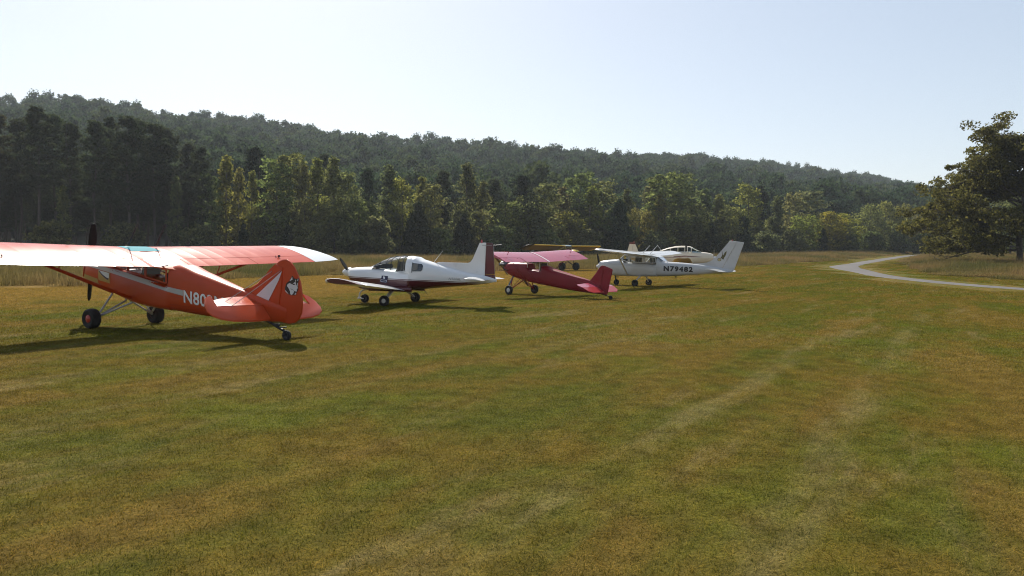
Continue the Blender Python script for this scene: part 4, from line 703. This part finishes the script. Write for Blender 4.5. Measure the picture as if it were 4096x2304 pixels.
    # undercarriage
    for sg in (1, -1):
        rings = [[(s + a, sg * l + b * .0, z + b) for a, b in ((-.07 * k, -.012), (.07 * k, -.012), (.07 * k, .012), (-.07 * k, .012))] for s, l, z, k in ((-.05, .38, .53, 1.15), (-.07, .7, .40, 1), (-.10, 1.0, .27, .85), (-.12, 1.12, .20, .7))]; MB().add(*loft(rings)).build('landing_gear_leg', HUB_W, o)
        wheel(o, (-.13, sg * 1.21, .18), .182, .13, HUB_W, HUB_W if sg > 0 else None, .46)
    MB().add(*path([(1.02, 0, .52), (1.2, 0, .49), (1.38, 0, .43), (1.46, 0, .34), (1.48, 0, .20)], [.032, .032, .03, .028, .026])).add(*box((1.48, 0, .17), (.07, .13, .06))).add(*tube((1.47, .07, .165), (1.26, .085, .155), .018)).add(*tube((1.47, -.07, .165), (1.26, -.085, .155), .018)).build('nose_gear_leg', HUB_W, o)
    wheel(o, (1.26, 0, .155), .155, .11, STEEL); MB().add(*loft([sering(s, zb, .66, w, 2.4, 14) for s, zb, w in ((1.62, .62, .12), (1.35, .50, .26), (1.05, .45, .3), (.7, .46, .3), (.4, .5, .1))])).build('chin_scoop', MARM, o)
    prop(o, (1.90, 0, 1.07), 1.62, R(52), R(2), DARK, (.36, .17), WHITE, .12)
two_seater()

# ------------------------------------------------------------------ white high-wing four-seater
def four_seater():
    o = empty('high_wing_aeroplane', (7.75, 44.5, 0), R(147.4), 'white high-wing nosewheel aeroplane with large black registration and eagle on its fin', 'aeroplane', 'aeroplanes parked on the grass')
    W4 = mat('white_aluminium', (.48, .48, .48), .3, coat=.4, var=.05, vscale=1.5)
    body = Fus([(-5.35, .94, 1.08, .03, 2.4), (-4.8, .89, 1.17, .10, 2.6), (-3.86, .80, 1.31, .21, 3), (-3.05, .73, 1.39, .31, 3.2), (-2.2, .66, 1.45, .42, 3.4), (-1.45, .61, 1.50, .50, 3.6), (-1.22, .60, 1.64, .52, 3.6), (-1.08, .595, 1.76, .53, 3.8), (-1.06, .595, 1.37, .56, 5), (-.4, .575, 1.38, .57, 5), (.6, .56, 1.41, .575, 5), (1.2, .56, 1.46, .57, 4), (1.32, .56, 1.565, .565, 3.6), (1.75, .575, 1.565, .545, 3.4), (2.35, .62, 1.50, .49, 3.2), (2.62, .68, 1.45, .42, 3), (2.74, .76, 1.41, .34, 2.6)], 110)
    body.xs = np.unique(np.r_[np.linspace(-5.35, -1.08, 44), np.linspace(-1.06, 2.74, 48)]); fz = build('fuselage', *body.mesh(), W4, o, 40); fy = lambda s, z: max(body.y(s, z), .02)
    lettering('N79482', -1.53, -3.20, .93, .31, .02, fy, BLACKP, fz, .05, .006, 0, 1.25)
    strip_decal('panel_line', [(-1.5, 1.105), (1.9, 1.29)], [(-1.5, 1.097), (1.9, 1.282)], fy, STEEL, fz, 40, .004); decal('door_seam', [[(-.33, 1.36), (-.345, 1.36), (-.345, .72), (-.33, .72)], [(.72, 1.40), (.705, 1.40), (.705, .75), (.72, .75)]], fy, STEEL, fz, .004)
    # cabin roof, pillars and glass
    zt = lambda s: 1.80 + .02 * s
    for sg in (1, -1):
        y0, y1 = sg * .57, sg * .53
        for nm, q in (('door_window', [(.56, 1.42), (-.27, 1.39), (-.25, 1.74), (.52, 1.77)]), ('rear_side_window', [(-.38, 1.385), (-1.02, 1.39), (-1.06, 1.60), (-1.0, 1.71), (-.38, 1.73)]), ('quarter_window', [(1.22, 1.56), (.68, 1.43), (.66, 1.77), (.92, 1.84)])):
            glass_sheet(nm, [(s, y0 + (y1 - y0) * (z - 1.39) / .4 + sg * .004, z) for s, z in q], o, GLASS, True, W4, .026)
        MB().add(*tube((.62, sg * .57, 1.40), (.60, sg * .53, 1.82), .045, N=8, flat=.5)).add(*tube((-.325, sg * .57, 1.37), (-.32, sg * .53, 1.80), .05, N=8, flat=.5)).add(*tube((1.27, sg * .5, 1.55), (.88, sg * .5, 1.88), .028)).build('cabin_pillar', W4, o)
    glass_sheet('windscreen', [(1.30, .50, 1.55), (1.36, 0, 1.57), (1.30, -.50, 1.55), (.90, -.50, 1.86), (.93, 0, 1.92), (.90, .50, 1.86)], o, GLASS, True, W4, .016)
    glass_sheet('rear_window', [(-1.14, .44, 1.74), (-1.14, -.44, 1.74), (-1.44, -.30, 1.515), (-1.44, .30, 1.515)], o, GLASS, True, W4, .016); glass_sheet('rear_quarter_glass', [(-1.13, .50, 1.70), (-1.22, .47, 1.72), (-1.46, .34, 1.51), (-1.36, .46, 1.50)], o, mat('blue_grey_glass', (.16, .19, .22), .1, coat=1))
    for s in (.35, -.75):
        for y in (.26, -.26): seat(o, s, y, 1.0, .64, .44, SEAT_T, .12)
    MB().add(*box((.98, 0, 1.50), (.1, .95, .2))).build('instrument_panel', SKIN_DK, o)
    MB().add(*loft([[(x, w * k, z) for x, z in ((.86, 1.90), (.5, 1.955), (-.1, 1.94), (-.7, 1.86), (-1.12, 1.755))] + [(x, w * k, z) for x, z in ((-1.12, 1.72), (-.7, 1.76), (-.1, 1.78), (.5, 1.80), (.86, 1.84))] for w, k in ((-.54, 1), (-.2, 1), (.2, 1), (.54, 1))])).build('cabin_roof', W4, o)
    for sg in (1, -1):
        z = lambda l: 1.935 + .032 * l; st = [(sg * l, s, z(l), c) for l, s, c in ((.0, .78, 1.62), (2.4, .78, 1.60), (5.15, .58, 1.15))]; tip = [(sg * l, s, z(l) + dz, c) for l, s, dz, c in ((5.16, .58, 0, 1.15), (5.32, .54, .0, 1.08), (5.42, .45, -.02, .92), (5.47, .3, -.04, .6))]
        w = airfoil_part('wing', st_range(st, .0, 5.15, .5), .12, R(5), 0, .74, W4, o); airfoil_part('flap', st_range(st, .56, 2.6, .5), .12, R(5), .75, 1, W4, w, 5); airfoil_part('aileron', st_range(st, 2.63, 5.14, .5), .12, R(5), .75, 1, W4, w, 5); airfoil_part('wing_tip', tip, .12, R(5), 0, 1, W4, w)
        MB().add(*tube((.70, sg * .57, .68), (.38, sg * 2.75, z(2.75) - .12), .055, .05, 10, .45)).build('lift_strut', W4, o)
        st = [(sg * .06, -4.30, 1.10, .98), (sg * 1.6, -4.36, 1.11, .78), (sg * 1.68, -4.42, 1.11, .66)]; hs = airfoil_part('stabiliser', st, .09, R(9), 0, .58, W4, o); airfoil_part('elevator', st, .09, R(9), .59, 1, W4, hs, 5)
        MB().add(*path([(-.05, sg * .42, .60), (-.02, sg * .72, .45), (0, sg * .98, .22)], [.05, .04, .03], 8)).build('landing_gear_leg', W4, o); wheel(o, (0, sg * 1.05, .20), .205, .14, HUB_W if sg < 0 else RUB, None, .5)
    fin = [(-3.1, 1.38), (-3.6, 1.415), (-3.9, 1.455), (-4.15, 1.56), (-4.4, 1.76), (-4.7, 2.12), (-5.17, 2.68), (-5.24, 2.71), (-5.60, 2.67), (-5.57, 2.60), (-4.82, 1.20), (-4.7, 1.12), (-3.8, 1.28)]; fo = plank('fin', fin, .06, W4, o)
    plank('rudder', [(-5.606, 2.67), (-5.95, 2.625), (-5.97, 2.58), (-5.47, 1.08), (-5.36, .95), (-5.1, .96), (-4.83, 1.185), (-5.576, 2.60)], .05, W4, o)
    build('beacon', *tube((-5.33, 0, 2.69), (-5.33, 0, 2.77), .03, .02, 10), LAMP_R, fo); OLV = mat('eagle_olive', (.10, .085, .03), .6); GLD = mat('globe_gold', (.40, .33, .16), .5)
    decal('eagle_emblem', [[(-4.77, 2.16), (-4.81, 1.97), (-4.84, 1.88), (-4.89, 1.97), (-4.93, 2.06), (-5.03, 2.13), (-5.02, 2.0), (-4.97, 1.86), (-4.9, 1.76), (-4.87, 1.65), (-4.81, 1.67), (-4.74, 1.72), (-4.7, 1.77), (-4.75, 1.82), (-4.79, 1.93), (-4.76, 2.07)]], lambda s, z: .032, OLV, fo); circ = lambda r: [(-4.63 + r * 1.15 * math.cos(t), 1.645 + r * math.sin(t)) for t in np.linspace(0, 6.283, 19)[:-1]]
    decal('emblem_globe', [circ(.095)], lambda s, z: .032, OLV, fo, .005); decal('emblem_globe', [circ(.077)], lambda s, z: .032, GLD, fo, .008)
    MB().add(*path([(1.75, 0, .62), (1.72, 0, .45), (1.69, 0, .34)], .04)).add(*tube((1.69, .09, .36), (1.66, .09, .17), .018)).add(*tube((1.69, -.09, .36), (1.66, -.09, .17), .018)).add(*tube((1.69, -.1, .36), (1.69, .1, .36), .03)).add(*box((1.60, 0, .50), (.16, .05, .05))).build('nose_gear_leg', DARK, o); wheel(o, (1.66, 0, .175), .18, .12, STEEL)
    for l, s in ((.35, -.15), (-.2, -.4)): MB().add(*tube((s, l, 1.93), (s - .45, l, 2.42), .022, .014)).build('antenna', HUB_W, o)
    MB().add(*tube((-.85, -.2, 2.43), (-1.0, -.55, 2.10), .014)).build('antenna', HUB_W, o); MB().add(*tube((2.2, .2, 1.50), (2.0, .2, 1.95), .006)).build('antenna', DARK, o); MB().add(*box((-2.1, 0, .62), (.06, .04, .12))).build('antenna', DARK, o)
    prop(o, (2.80, 0, 1.10), 1.85, R(28), R(2), PROP_B, (.34, .16), W4, .14)
four_seater()

# ------------------------------------------------------------------ crimson open-cockpit parasol
def parasol():
    M = Vector((.45, 33.6, 0)); o = empty('parasol_aeroplane', M, R(137), 'crimson open-cockpit parasol-wing taildragger between the two white aeroplanes', 'aeroplane', 'aeroplanes parked on the grass')
    CR = mat('crimson_fabric', (.21, .010, .018), .4, spec=.3, coat=0, var=.10, vscale=1.5, bump=.05, bscale=5); WCR = ribbed(mat('crimson_wing_sheen', (.40, .075, .12), .2, spec=.6, coat=0, var=.06), 4.2, .22); ENG = mat('engine_grey', (.16, .16, .165), .45, metal=.5, var=.2, vscale=12)  # wing and tailplane crimson made pinker: reflected-sky sheen put into the base colour
    body = Fus([(-4.35, .20, .50, .03, 2.4), (-3.85, .22, .74, .09, 2.8), (-3.0, .28, .93, .18, 3.4), (-1.85, .41, 1.19, .27, 3.6), (-1.34, .47, 1.32, .29, 3.6), (-1.30, .475, 1.10, .29, 4.5), (-.9, .53, 1.13, .30, 4.5), (-.56, .57, 1.165, .30, 4.5), (-.52, .58, 1.38, .30, 3.4), (-.13, .64, 1.42, .30, 3.2), (.43, .77, 1.43, .30, 3), (.72, .88, 1.40, .29, 2.8), (.93, 1.0, 1.30, .22, 2.4)], 80)
    body.xs = np.unique(np.r_[np.linspace(-4.35, -1.34, 30), np.linspace(-1.30, -.56, 10), np.linspace(-.52, .93, 24)]); fz = build('fuselage', *body.mesh(), CR, o, 40)
    mb = MB().add(*loft([sering(s, 1.16, 1.46, w, 2.4, 16) for s, w in ((.85, .16), (.95, .17), (1.18, .15), (1.26, .1))])); eng = mb.build('engine', ENG, o)
    for sg in (1, -1):
        for s in (.96, 1.14): build('engine_cylinder', *lathe_y([(.03, 0)] + [(.075 if i % 2 else .062, .02 * i) for i in range(1, 9)] + [(.03, .18)], (s, sg * .13 - (.18 if sg < 0 else 0), 1.31), 14), ENG, eng)
    MB().add(*box((1.02, 0, 1.50), (.3, .3, .05))).build('engine_cover', HUB_W, eng)
    MB().add(*path([(1.0, .2, 1.18), (.85, .26, 1.08), (.6, .30, 1.06)], .025)).build('exhaust_pipe', DARK, eng)
    glass_sheet('windscreen', [(-.50, .24, 1.38), (-.50, -.24, 1.38), (-.62, -.18, 1.56), (-.62, .18, 1.56)], o, GLASS, True, STEEL, .008); seat(o, -1.2, 0, .86, .5, .42, SEAT, .1)
    z0 = lambda l: 1.86 + (.0 if l > 0 else -.055 * l)
    for sg in (1, -1):
        L = [.0, 2.35]; st = [(sg * l, -.36, z0(sg * l), 1.30) for l in L]; tl = [(sg * l, -.36 + ds, z0(sg * l) + dz, c) for l, ds, dz, c in ((2.36, 0, 0, 1.30), (2.6, 0, 0, 1.30), (2.78, -.02, -.01, 1.27))]
        stf = [(sg * l, -.36, z0(sg * l), 1.30) for l in (.0, 2.78)]
        w = airfoil_part('wing', st_range(stf, .0, 2.78, .3), .11, R(17), 0, .70, WCR, o, 12); airfoil_part('trailing_panel', st_range(stf, .0, 1.50, .3), .11, R(17), .702, 1, WCR, w, 5); airfoil_part('aileron', st_range(stf, 1.54, 2.77, .3), .11, R(17), .715, 1, WCR, w, 5, rot=R(2))
        MB().add(*tube((-1.05, sg * 2.1, z0(sg * 2.1) - .1), (-1.14, sg * 2.1, z0(sg * 2.1) + .06), .012)).add(*tube((-1.13, sg * 2.1, z0(sg * 2.1) + .05), (-.95, sg * 2.35, z0(sg * 2.3) + .03), .007)).build('aileron_horn', CR, w)
        mb = MB(); mb.add(*tube((-.35, sg * .28, .75), (-.72, sg * 1.75, z0(sg * 1.7) - .10), .016, .014, 8, .5)).add(*tube((-1.0, sg * .28, .66), (-1.3, sg * 1.75, z0(sg * 1.7) - .23), .016, .014, 8, .5)); mb.build('lift_strut', CR, o)
        mb = MB(); mb.add(*tube((-.3, sg * .28, 1.38), (-.62, sg * .26, 1.80), .014)).add(*tube((-.55, sg * .28, 1.2), (-.62, sg * .26, 1.80), .014)).add(*tube((-1.28, sg * .28, 1.12), (-1.25, sg * .26, 1.60), .014)); mb.build('cabane_strut', HUB_W, o)
        wheel(o, (0, sg * .86, .205), .21, .12, HUB_W if sg > 0 else mat('hub_red', (.25, .02, .02), .4), HUB_W if sg > 0 else None, .52); ax = (0, sg * .78, .21); mb = MB()
        for p in ((.32, sg * .26, .82), (-.35, sg * .26, .68)): mb.add(*tube(ax, p, .02))
        for p in ((0, -sg * .1, .62), (-.05, sg * .22, .68)): mb.add(*tube(ax, p, .012))
        mb.build('landing_gear_leg', CR, o); MB().add(*tube((.22, sg * .66, .36), (.3, sg * .26, .80), .05, .05, 10, .5)).build('gear_fairing', mat('blue_grey_fairing', (.06, .08, .10), .5), o)
        zs = lambda s, l: .58 + (s + 3.95) * .30; pts = [(-3.78, .03), (-3.92, 1.0), (-4.0, 1.08), (-4.25, 1.08), (-4.25, .03)]; up = [(s, sg * l, zs(s, l) + .015) for s, l in pts]; dn = [(s, sg * l, zs(s, l) - .015) for s, l in pts]; hs = build('stabiliser', *loft([dn, up]), WCR, o, 30)
        ze = lambda s, l: .49 + (s + 4.26) * .55; pts = [(-4.262, .09), (-4.262, 1.08), (-4.5, 1.02), (-4.62, .8), (-4.62, .09)]; build('elevator', *loft([[(s, sg * l, ze(s, l) - .012) for s, l in pts], [(s, sg * l, ze(s, l) + .012) for s, l in pts]]), mat('red_elevator_fabric', (.42, .03, .035), .4, coat=.3), hs, 30)
    rib = [foilring((-.36, l, z0(0) + .006), 1.302, .112, R(17), .02, .99, 14) for l in (-.06, .06)]; V, F = loft([r[:15] for r in rib], cap=False, closed=False); build('centre_strip', V, F, mat('pale_centre_strip', (.62, .48, .50), .35), o)
    plank('fin', [(-3.78, .72), (-3.86, .78), (-4.10, 1.05), (-4.34, 1.345), (-4.42, 1.385), (-4.55, 1.37), (-4.35, .44), (-4.2, .40)], .035, CR, o); plank('rudder', [(-4.565, 1.365), (-4.93, 1.24), (-4.945, 1.2), (-4.71, .22), (-4.66, .19), (-4.34, .21), (-4.365, .46)], .035, CR, o)
    MB().add(*path([(-4.3, 0, .24), (-4.55, 0, .18), (-4.8, 0, .13)], .018)).add(*tube((-4.8, 0, .16), (-4.88, .03, .09), .012)).build('tailwheel_spring', DARK, o); wheel(o, (-4.88, 0, .085), .085, .05, DARK)
    prop(o, (1.36, 0, 1.33), 1.52, R(48), R(8), WOODP, None, chord=.13)
parasol()

# ------------------------------------------------------------------ yellow big-wheeled taildragger (behind)
def bush_plane():
    x, y = 5.5, 74.3; o = empty('big_tyred_aeroplane', (x, y, float(terr(x, y))), R(-47), 'yellow high-wing taildragger on fat tyres behind the crimson parasol', 'aeroplane', 'aeroplanes parked on the grass')
    YEL = mat('yellow_paint', (.82, .60, .07), .35, coat=.4, var=.06); UND = ribbed(mat('pale_tan_fabric', (.15, .13, .12), .6, var=.08), 3, .2); BW = mat('fat_rubber', (.022, .022, .022), .85, bump=.2)
    body = Fus([(-5.5, .62, .80, .04, 2.4), (-4.4, .68, 1.15, .14, 3), (-3.0, .80, 1.50, .26, 3.4), (-1.9, .92, 1.95, .36, 3.6), (-1.86, .92, 1.70, .37, 4.2), (-.6, 1.05, 1.80, .38, 4.2), (.1, 1.18, 1.98, .38, 3.4), (.8, 1.32, 2.05, .36, 3), (1.25, 1.45, 2.02, .30, 2.8)], 60)
    body.xs = np.unique(np.r_[np.linspace(-5.5, -1.9, 26), np.linspace(-1.86, 1.25, 26)]); build('fuselage', *body.mesh(), UND, o, 40)
    MB().add(*loft([sering(s, zb, zt, w, 2.8, 20) for s, zb, zt, w in ((.35, 1.24, 2.03, .385), (.8, 1.33, 2.07, .37), (1.22, 1.46, 2.035, .32), (1.27, 1.5, 2.0, .28))])).build('cowling', YEL, o)
    for sg in (1, -1): MB().add(*lathe_y([(.03, 0)] + [(.085 if i % 2 else .07, .025 * i) for i in range(1, 8)] + [(.04, .19)], (.95, sg * .30 - (.19 if sg < 0 else 0), 1.72), 14)).build('engine_cylinder', DARK, o)
    for sg in (1, -1):
        z = lambda l: 2.44 + .012 * l; st = [(sg * l, .10, z(l), 1.60) for l in (.45, 4.75)]; w = airfoil_part('wing', st_range(st, .45, 4.75, .6), .10, R(19), .0, 1, UND, o, 14)
        rr = [foilring((.105, q[0], q[2] + .002), 1.6, .106, R(19), 0, .055, 6) for q in st_range(st, .45, 4.75, .6)]; V, F = loft(rr); build('leading_edge', V, F, YEL, w)
        tp = [(sg * l, .10 + ds, z(l) + dz, c) for l, ds, dz, c in ((4.76, 0, 0, 1.6), (5.0, -.05, -.0, 1.5), (5.2, -.25, -.04, 1.25), (5.3, -.6, -.12, .8))]; airfoil_part('wing_tip', tp, .10, R(19), 0, 1, BLACKP if sg < 0 else YEL, w); 
        mb = MB()
        for s0, s1 in ((-.15, .1), (-1.0, -.7)): mb.add(*tube((s1, sg * .37, 1.2), (s0, sg * 2.7, z(2.7) - .1 + .26 * (s0 - .1)), .03, .028, 8, .5))
        mb.build('lift_strut', UND, o)
        wheel(o, (.2, sg * 1.02, .40), .405, .34, DARK, None, .3); mb = MB(); ax = (.2, sg * .82, .42)
        for p in ((.35, sg * .34, 1.22), (-.5, sg * .34, 1.06), (0, 0, .86)): mb.add(*tube(ax, p, .028))
        mb.build('landing_gear_leg', DARK, o)
        build('stabiliser', *loft([[(s, sg * l, .98 + (s + 4.6) * .22 + d) for s, l in ((-4.3, .05), (-4.45, 1.2), (-4.75, 1.5), (-5.2, 1.35), (-5.3, .1))] for d in (-.02, .02)]), UND, o)
    MB().add(*loft([[(s, l, zz) for s, zz in ((.14, 2.44), (-.3, 2.53), (-.9, 2.40), (-1.5, 2.1))] + [(s, l, zz) for s, zz in ((-1.5, 2.06), (-.9, 2.3), (-.3, 2.4), (.1, 2.36))] for l in (-.46, 0, .46)])).build('centre_section', mat('pale_blue_skylight', (.42, .52, .58), .15, coat=.6), o)
    glass_sheet('windscreen', [(.42, .34, 2.0), (.46, 0, 2.05), (.42, -.34, 2.0), (.12, -.38, 2.40), (.14, 0, 2.44), (.12, .38, 2.40)], o, GLASS, True, BLACKP, .016)
    for sg in (1, -1): glass_sheet('side_window', [(.1, sg * .38, 1.92), (-1.8, sg * .37, 1.74), (-1.5, sg * .37, 2.05), (.08, sg * .39, 2.36)], o, GLASS, True, YEL, .016)
    plank('fin', [(-4.0, 1.20), (-4.5, 1.5), (-4.8, 1.9), (-5.0, 1.95), (-4.95, .7), (-4.5, .9)], .05, UND, o); plank('rudder', [(-5.02, 1.95), (-5.3, 1.85), (-5.55, 1.3), (-5.5, .75), (-5.3, .6), (-4.97, .62)], .05, UND, o); wheel(o, (-5.3, 0, .12), .12, .09, DARK); MB().add(*path([(-4.9, 0, .62), (-5.1, 0, .4), (-5.25, 0, .2)], .02)).build('tailwheel_spring', DARK, o)
    MB().add(*tube((-.3, -1.2, 2.5), (-.75, -1.2, 2.85), .012)).build('antenna', STEEL, o); prop(o, (1.36, 0, 1.78), 2.05, R(80), R(13), PROP_B, (.26, .13), DARK, .15)
bush_plane()

# ------------------------------------------------------------------ cream low-wing aeroplane with sliding canopy (behind the white high-wing)
def canopy_plane():
    x, y = 15.5, 69.0; o = empty('canopy_aeroplane', (x, y, float(terr(x, y))), R(-13), 'cream low-wing aeroplane with open sliding canopy, facing right behind the white high-wing one', 'aeroplane', 'aeroplanes parked on the grass')
    CW = two_tone('cream_shaded_below', (.70, .62, .48), (.66, .55, .40), 1.35, .03, .35, .4); MAR = mat('maroon_stripe', (.14, .025, .02), .4)  # tan below the line is the backlit underside's shade, put into the colour
    body = Fus([(-4.75, 1.02, 1.32, .05, 2.4), (-3.6, .92, 1.60, .26, 2.6), (-2.2, .80, 1.86, .45, 2.8), (-1.2, .74, 1.95, .54, 3), (.3, .72, 1.96, .58, 3.2), (1.1, .74, 1.98, .58, 3), (2.2, .82, 1.92, .52, 2.8), (2.75, .95, 1.82, .42, 2.6), (2.95, 1.08, 1.72, .30, 2.4)], 70); fz = build('fuselage', *body.mesh(), CW, o, 40); fyr = lambda s, z: -max(body.y(s, z), .02)
    strip_decal('arrow_stripe', [(-.6, 1.50), (.4, 1.60), (2.0, 1.50)], [(-.6, 1.44), (.4, 1.50), (2.0, 1.49)], fyr, MAR, fz, 30, -.006); strip_decal('arrow_stripe', [(-2.8, 1.36), (.4, 1.46), (1.8, 1.475)], [(-2.8, 1.30), (.4, 1.44), (1.8, 1.465)], fyr, MAR, fz, 30, -.006)
    cs = [(-2.05, 1.90, .42), (-1.6, 2.11, .48), (-1.1, 2.29, .52), (-.5, 2.43, .53), (.05, 2.48, .53), (.42, 2.48, .53)]
    arch = lambda s, top, hw, zb, off=0, N=17: [(s, (hw + off) * math.copysign(abs(math.cos(a)) ** .8, math.cos(a)), zb + (top - zb + off) * max(0, math.sin(a)) ** .8) for a in np.linspace(0, math.pi, N)]
    V, F = loft([arch(s, t, w, 1.90) for s, t, w in cs], cap=False, closed=False); cn = build('canopy', V, F, GLASS, o, 60)
    def rib(s, nm='canopy_frame', wd=.06): t = float(np.interp(s, [c[0] for c in cs], [c[1] for c in cs])); w = float(np.interp(s, [c[0] for c in cs], [c[2] for c in cs])); V, F = loft([arch(s - wd / 2, t, w, 1.88, .01), arch(s + wd / 2, t, w, 1.88, .012)], cap=False, closed=False); return build(nm, V, F, CW, cn)
    for s in (.40, -.22, -.9): rib(s)
    V, F = loft([arch(s, t, w, 1.88, .012)[4:13] for s, t, w in cs], cap=False, closed=False); build('canopy_roof', V, F, CW, cn)
    ws = [(.62, 2.46, .53), (.85, 2.45, .53), (1.1, 2.35, .52), (1.55, 2.12, .50), (1.85, 1.97, .46)]; V, F = loft([arch(s, t, w, 1.90) for s, t, w in ws], cap=False, closed=False); wo = build('windscreen', V, F, glassmat('blue_perspex', (.55, .68, .76), .15), o, 60)
    for s, t, w in ((.64, 2.46, .53), (.98, 2.40, .53)): V, F = loft([arch(s - .04, t, w, 1.88, .01), arch(s + .04, t - .02, w, 1.88, .012)], cap=False, closed=False); build('windscreen_frame', V, F, CW, wo)
    V, F = loft([arch(s, t, w, 1.88, .012)[5:12] for s, t, w in ws[:3]], cap=False, closed=False); build('windscreen_top', V, F, CW, wo)
    seat(o, -.3, .25, 1.4, .7, .44, SEAT); seat(o, -.3, -.25, 1.4, .7, .44, SEAT); seat(o, -1.2, 0, 1.4, .6, .9, SEAT)
    for sg in (1, -1):
        st = [(sg * l, s, .86 + .12 * (l - .5), c) for l, s, c in ((.45, 1.15, 2.1), (4.9, .85, 1.25), (5.05, .7, .9))]; w = airfoil_part('wing', st_range(st, .45, 5.05, .6), .13, R(3), 0, 1, CW, o, 14); st = [(sg * .1, -3.75, 1.36, 1.05), (sg * 1.95, -3.95, 1.38, .75)]; airfoil_part('stabiliser', st, .09, R(1), 0, 1, CW, o)
        MB().add(*tube((.1, sg * 1.3, .85), (.1, sg * 1.32, .3), .05)).build('landing_gear_leg', STEEL, o); wheel(o, (.1, sg * 1.38, .28), .28, .18, HUB_W)
    MB().add(*tube((2.3, 0, .9), (2.35, 0, .3), .05)).build('nose_gear_leg', STEEL, o); wheel(o, (2.35, 0, .25), .25, .15, HUB_W)
    fo = plank('fin', [(-3.3, 1.60), (-3.75, 1.75), (-4.12, 2.60), (-4.30, 2.66), (-4.50, 1.25), (-3.9, 1.4)], .07, CW, o); plank('rudder', [(-4.315, 2.66), (-4.66, 2.66), (-4.90, 1.75), (-4.82, 1.2), (-4.515, 1.22)], .06, CW, o)
    plank('fin_cap', [(-4.10, 2.60), (-4.17, 2.76), (-4.66, 2.78), (-4.68, 2.62)], .08, MAR, o); build('beacon', *tube((-4.25, 0, 2.77), (-4.25, 0, 2.88), .04, .03, 10), LAMP_R, fo)
    prop(o, (3.02, 0, 1.40), 2.0, R(-38), R(2), STEEL, (.42, .17), WHITE, .15)
canopy_plane()

# ------------------------------------------------------------------ haze: one closed box of even air round the whole place
hz = bpy.data.materials.new('haze_air'); hz.use_nodes = True; n, l = nodes(hz); n.remove(n['Principled BSDF']); pv = n.new('ShaderNodeVolumePrincipled'); pv.inputs['Color'].default_value = (.80, .88, 1.0, 1); pv.inputs['Density'].default_value = .00017; pv.inputs['Anisotropy'].default_value = .3; l.new(pv.outputs[0], n['Material Output'].inputs['Volume'])
build('haze', *box((0, 0, 57), (12600, 12600, 120)), hz, None, flat=True); tag(bpy.data.objects['haze'], 'thin pale haze over the valley', 'haze', kind='stuff')
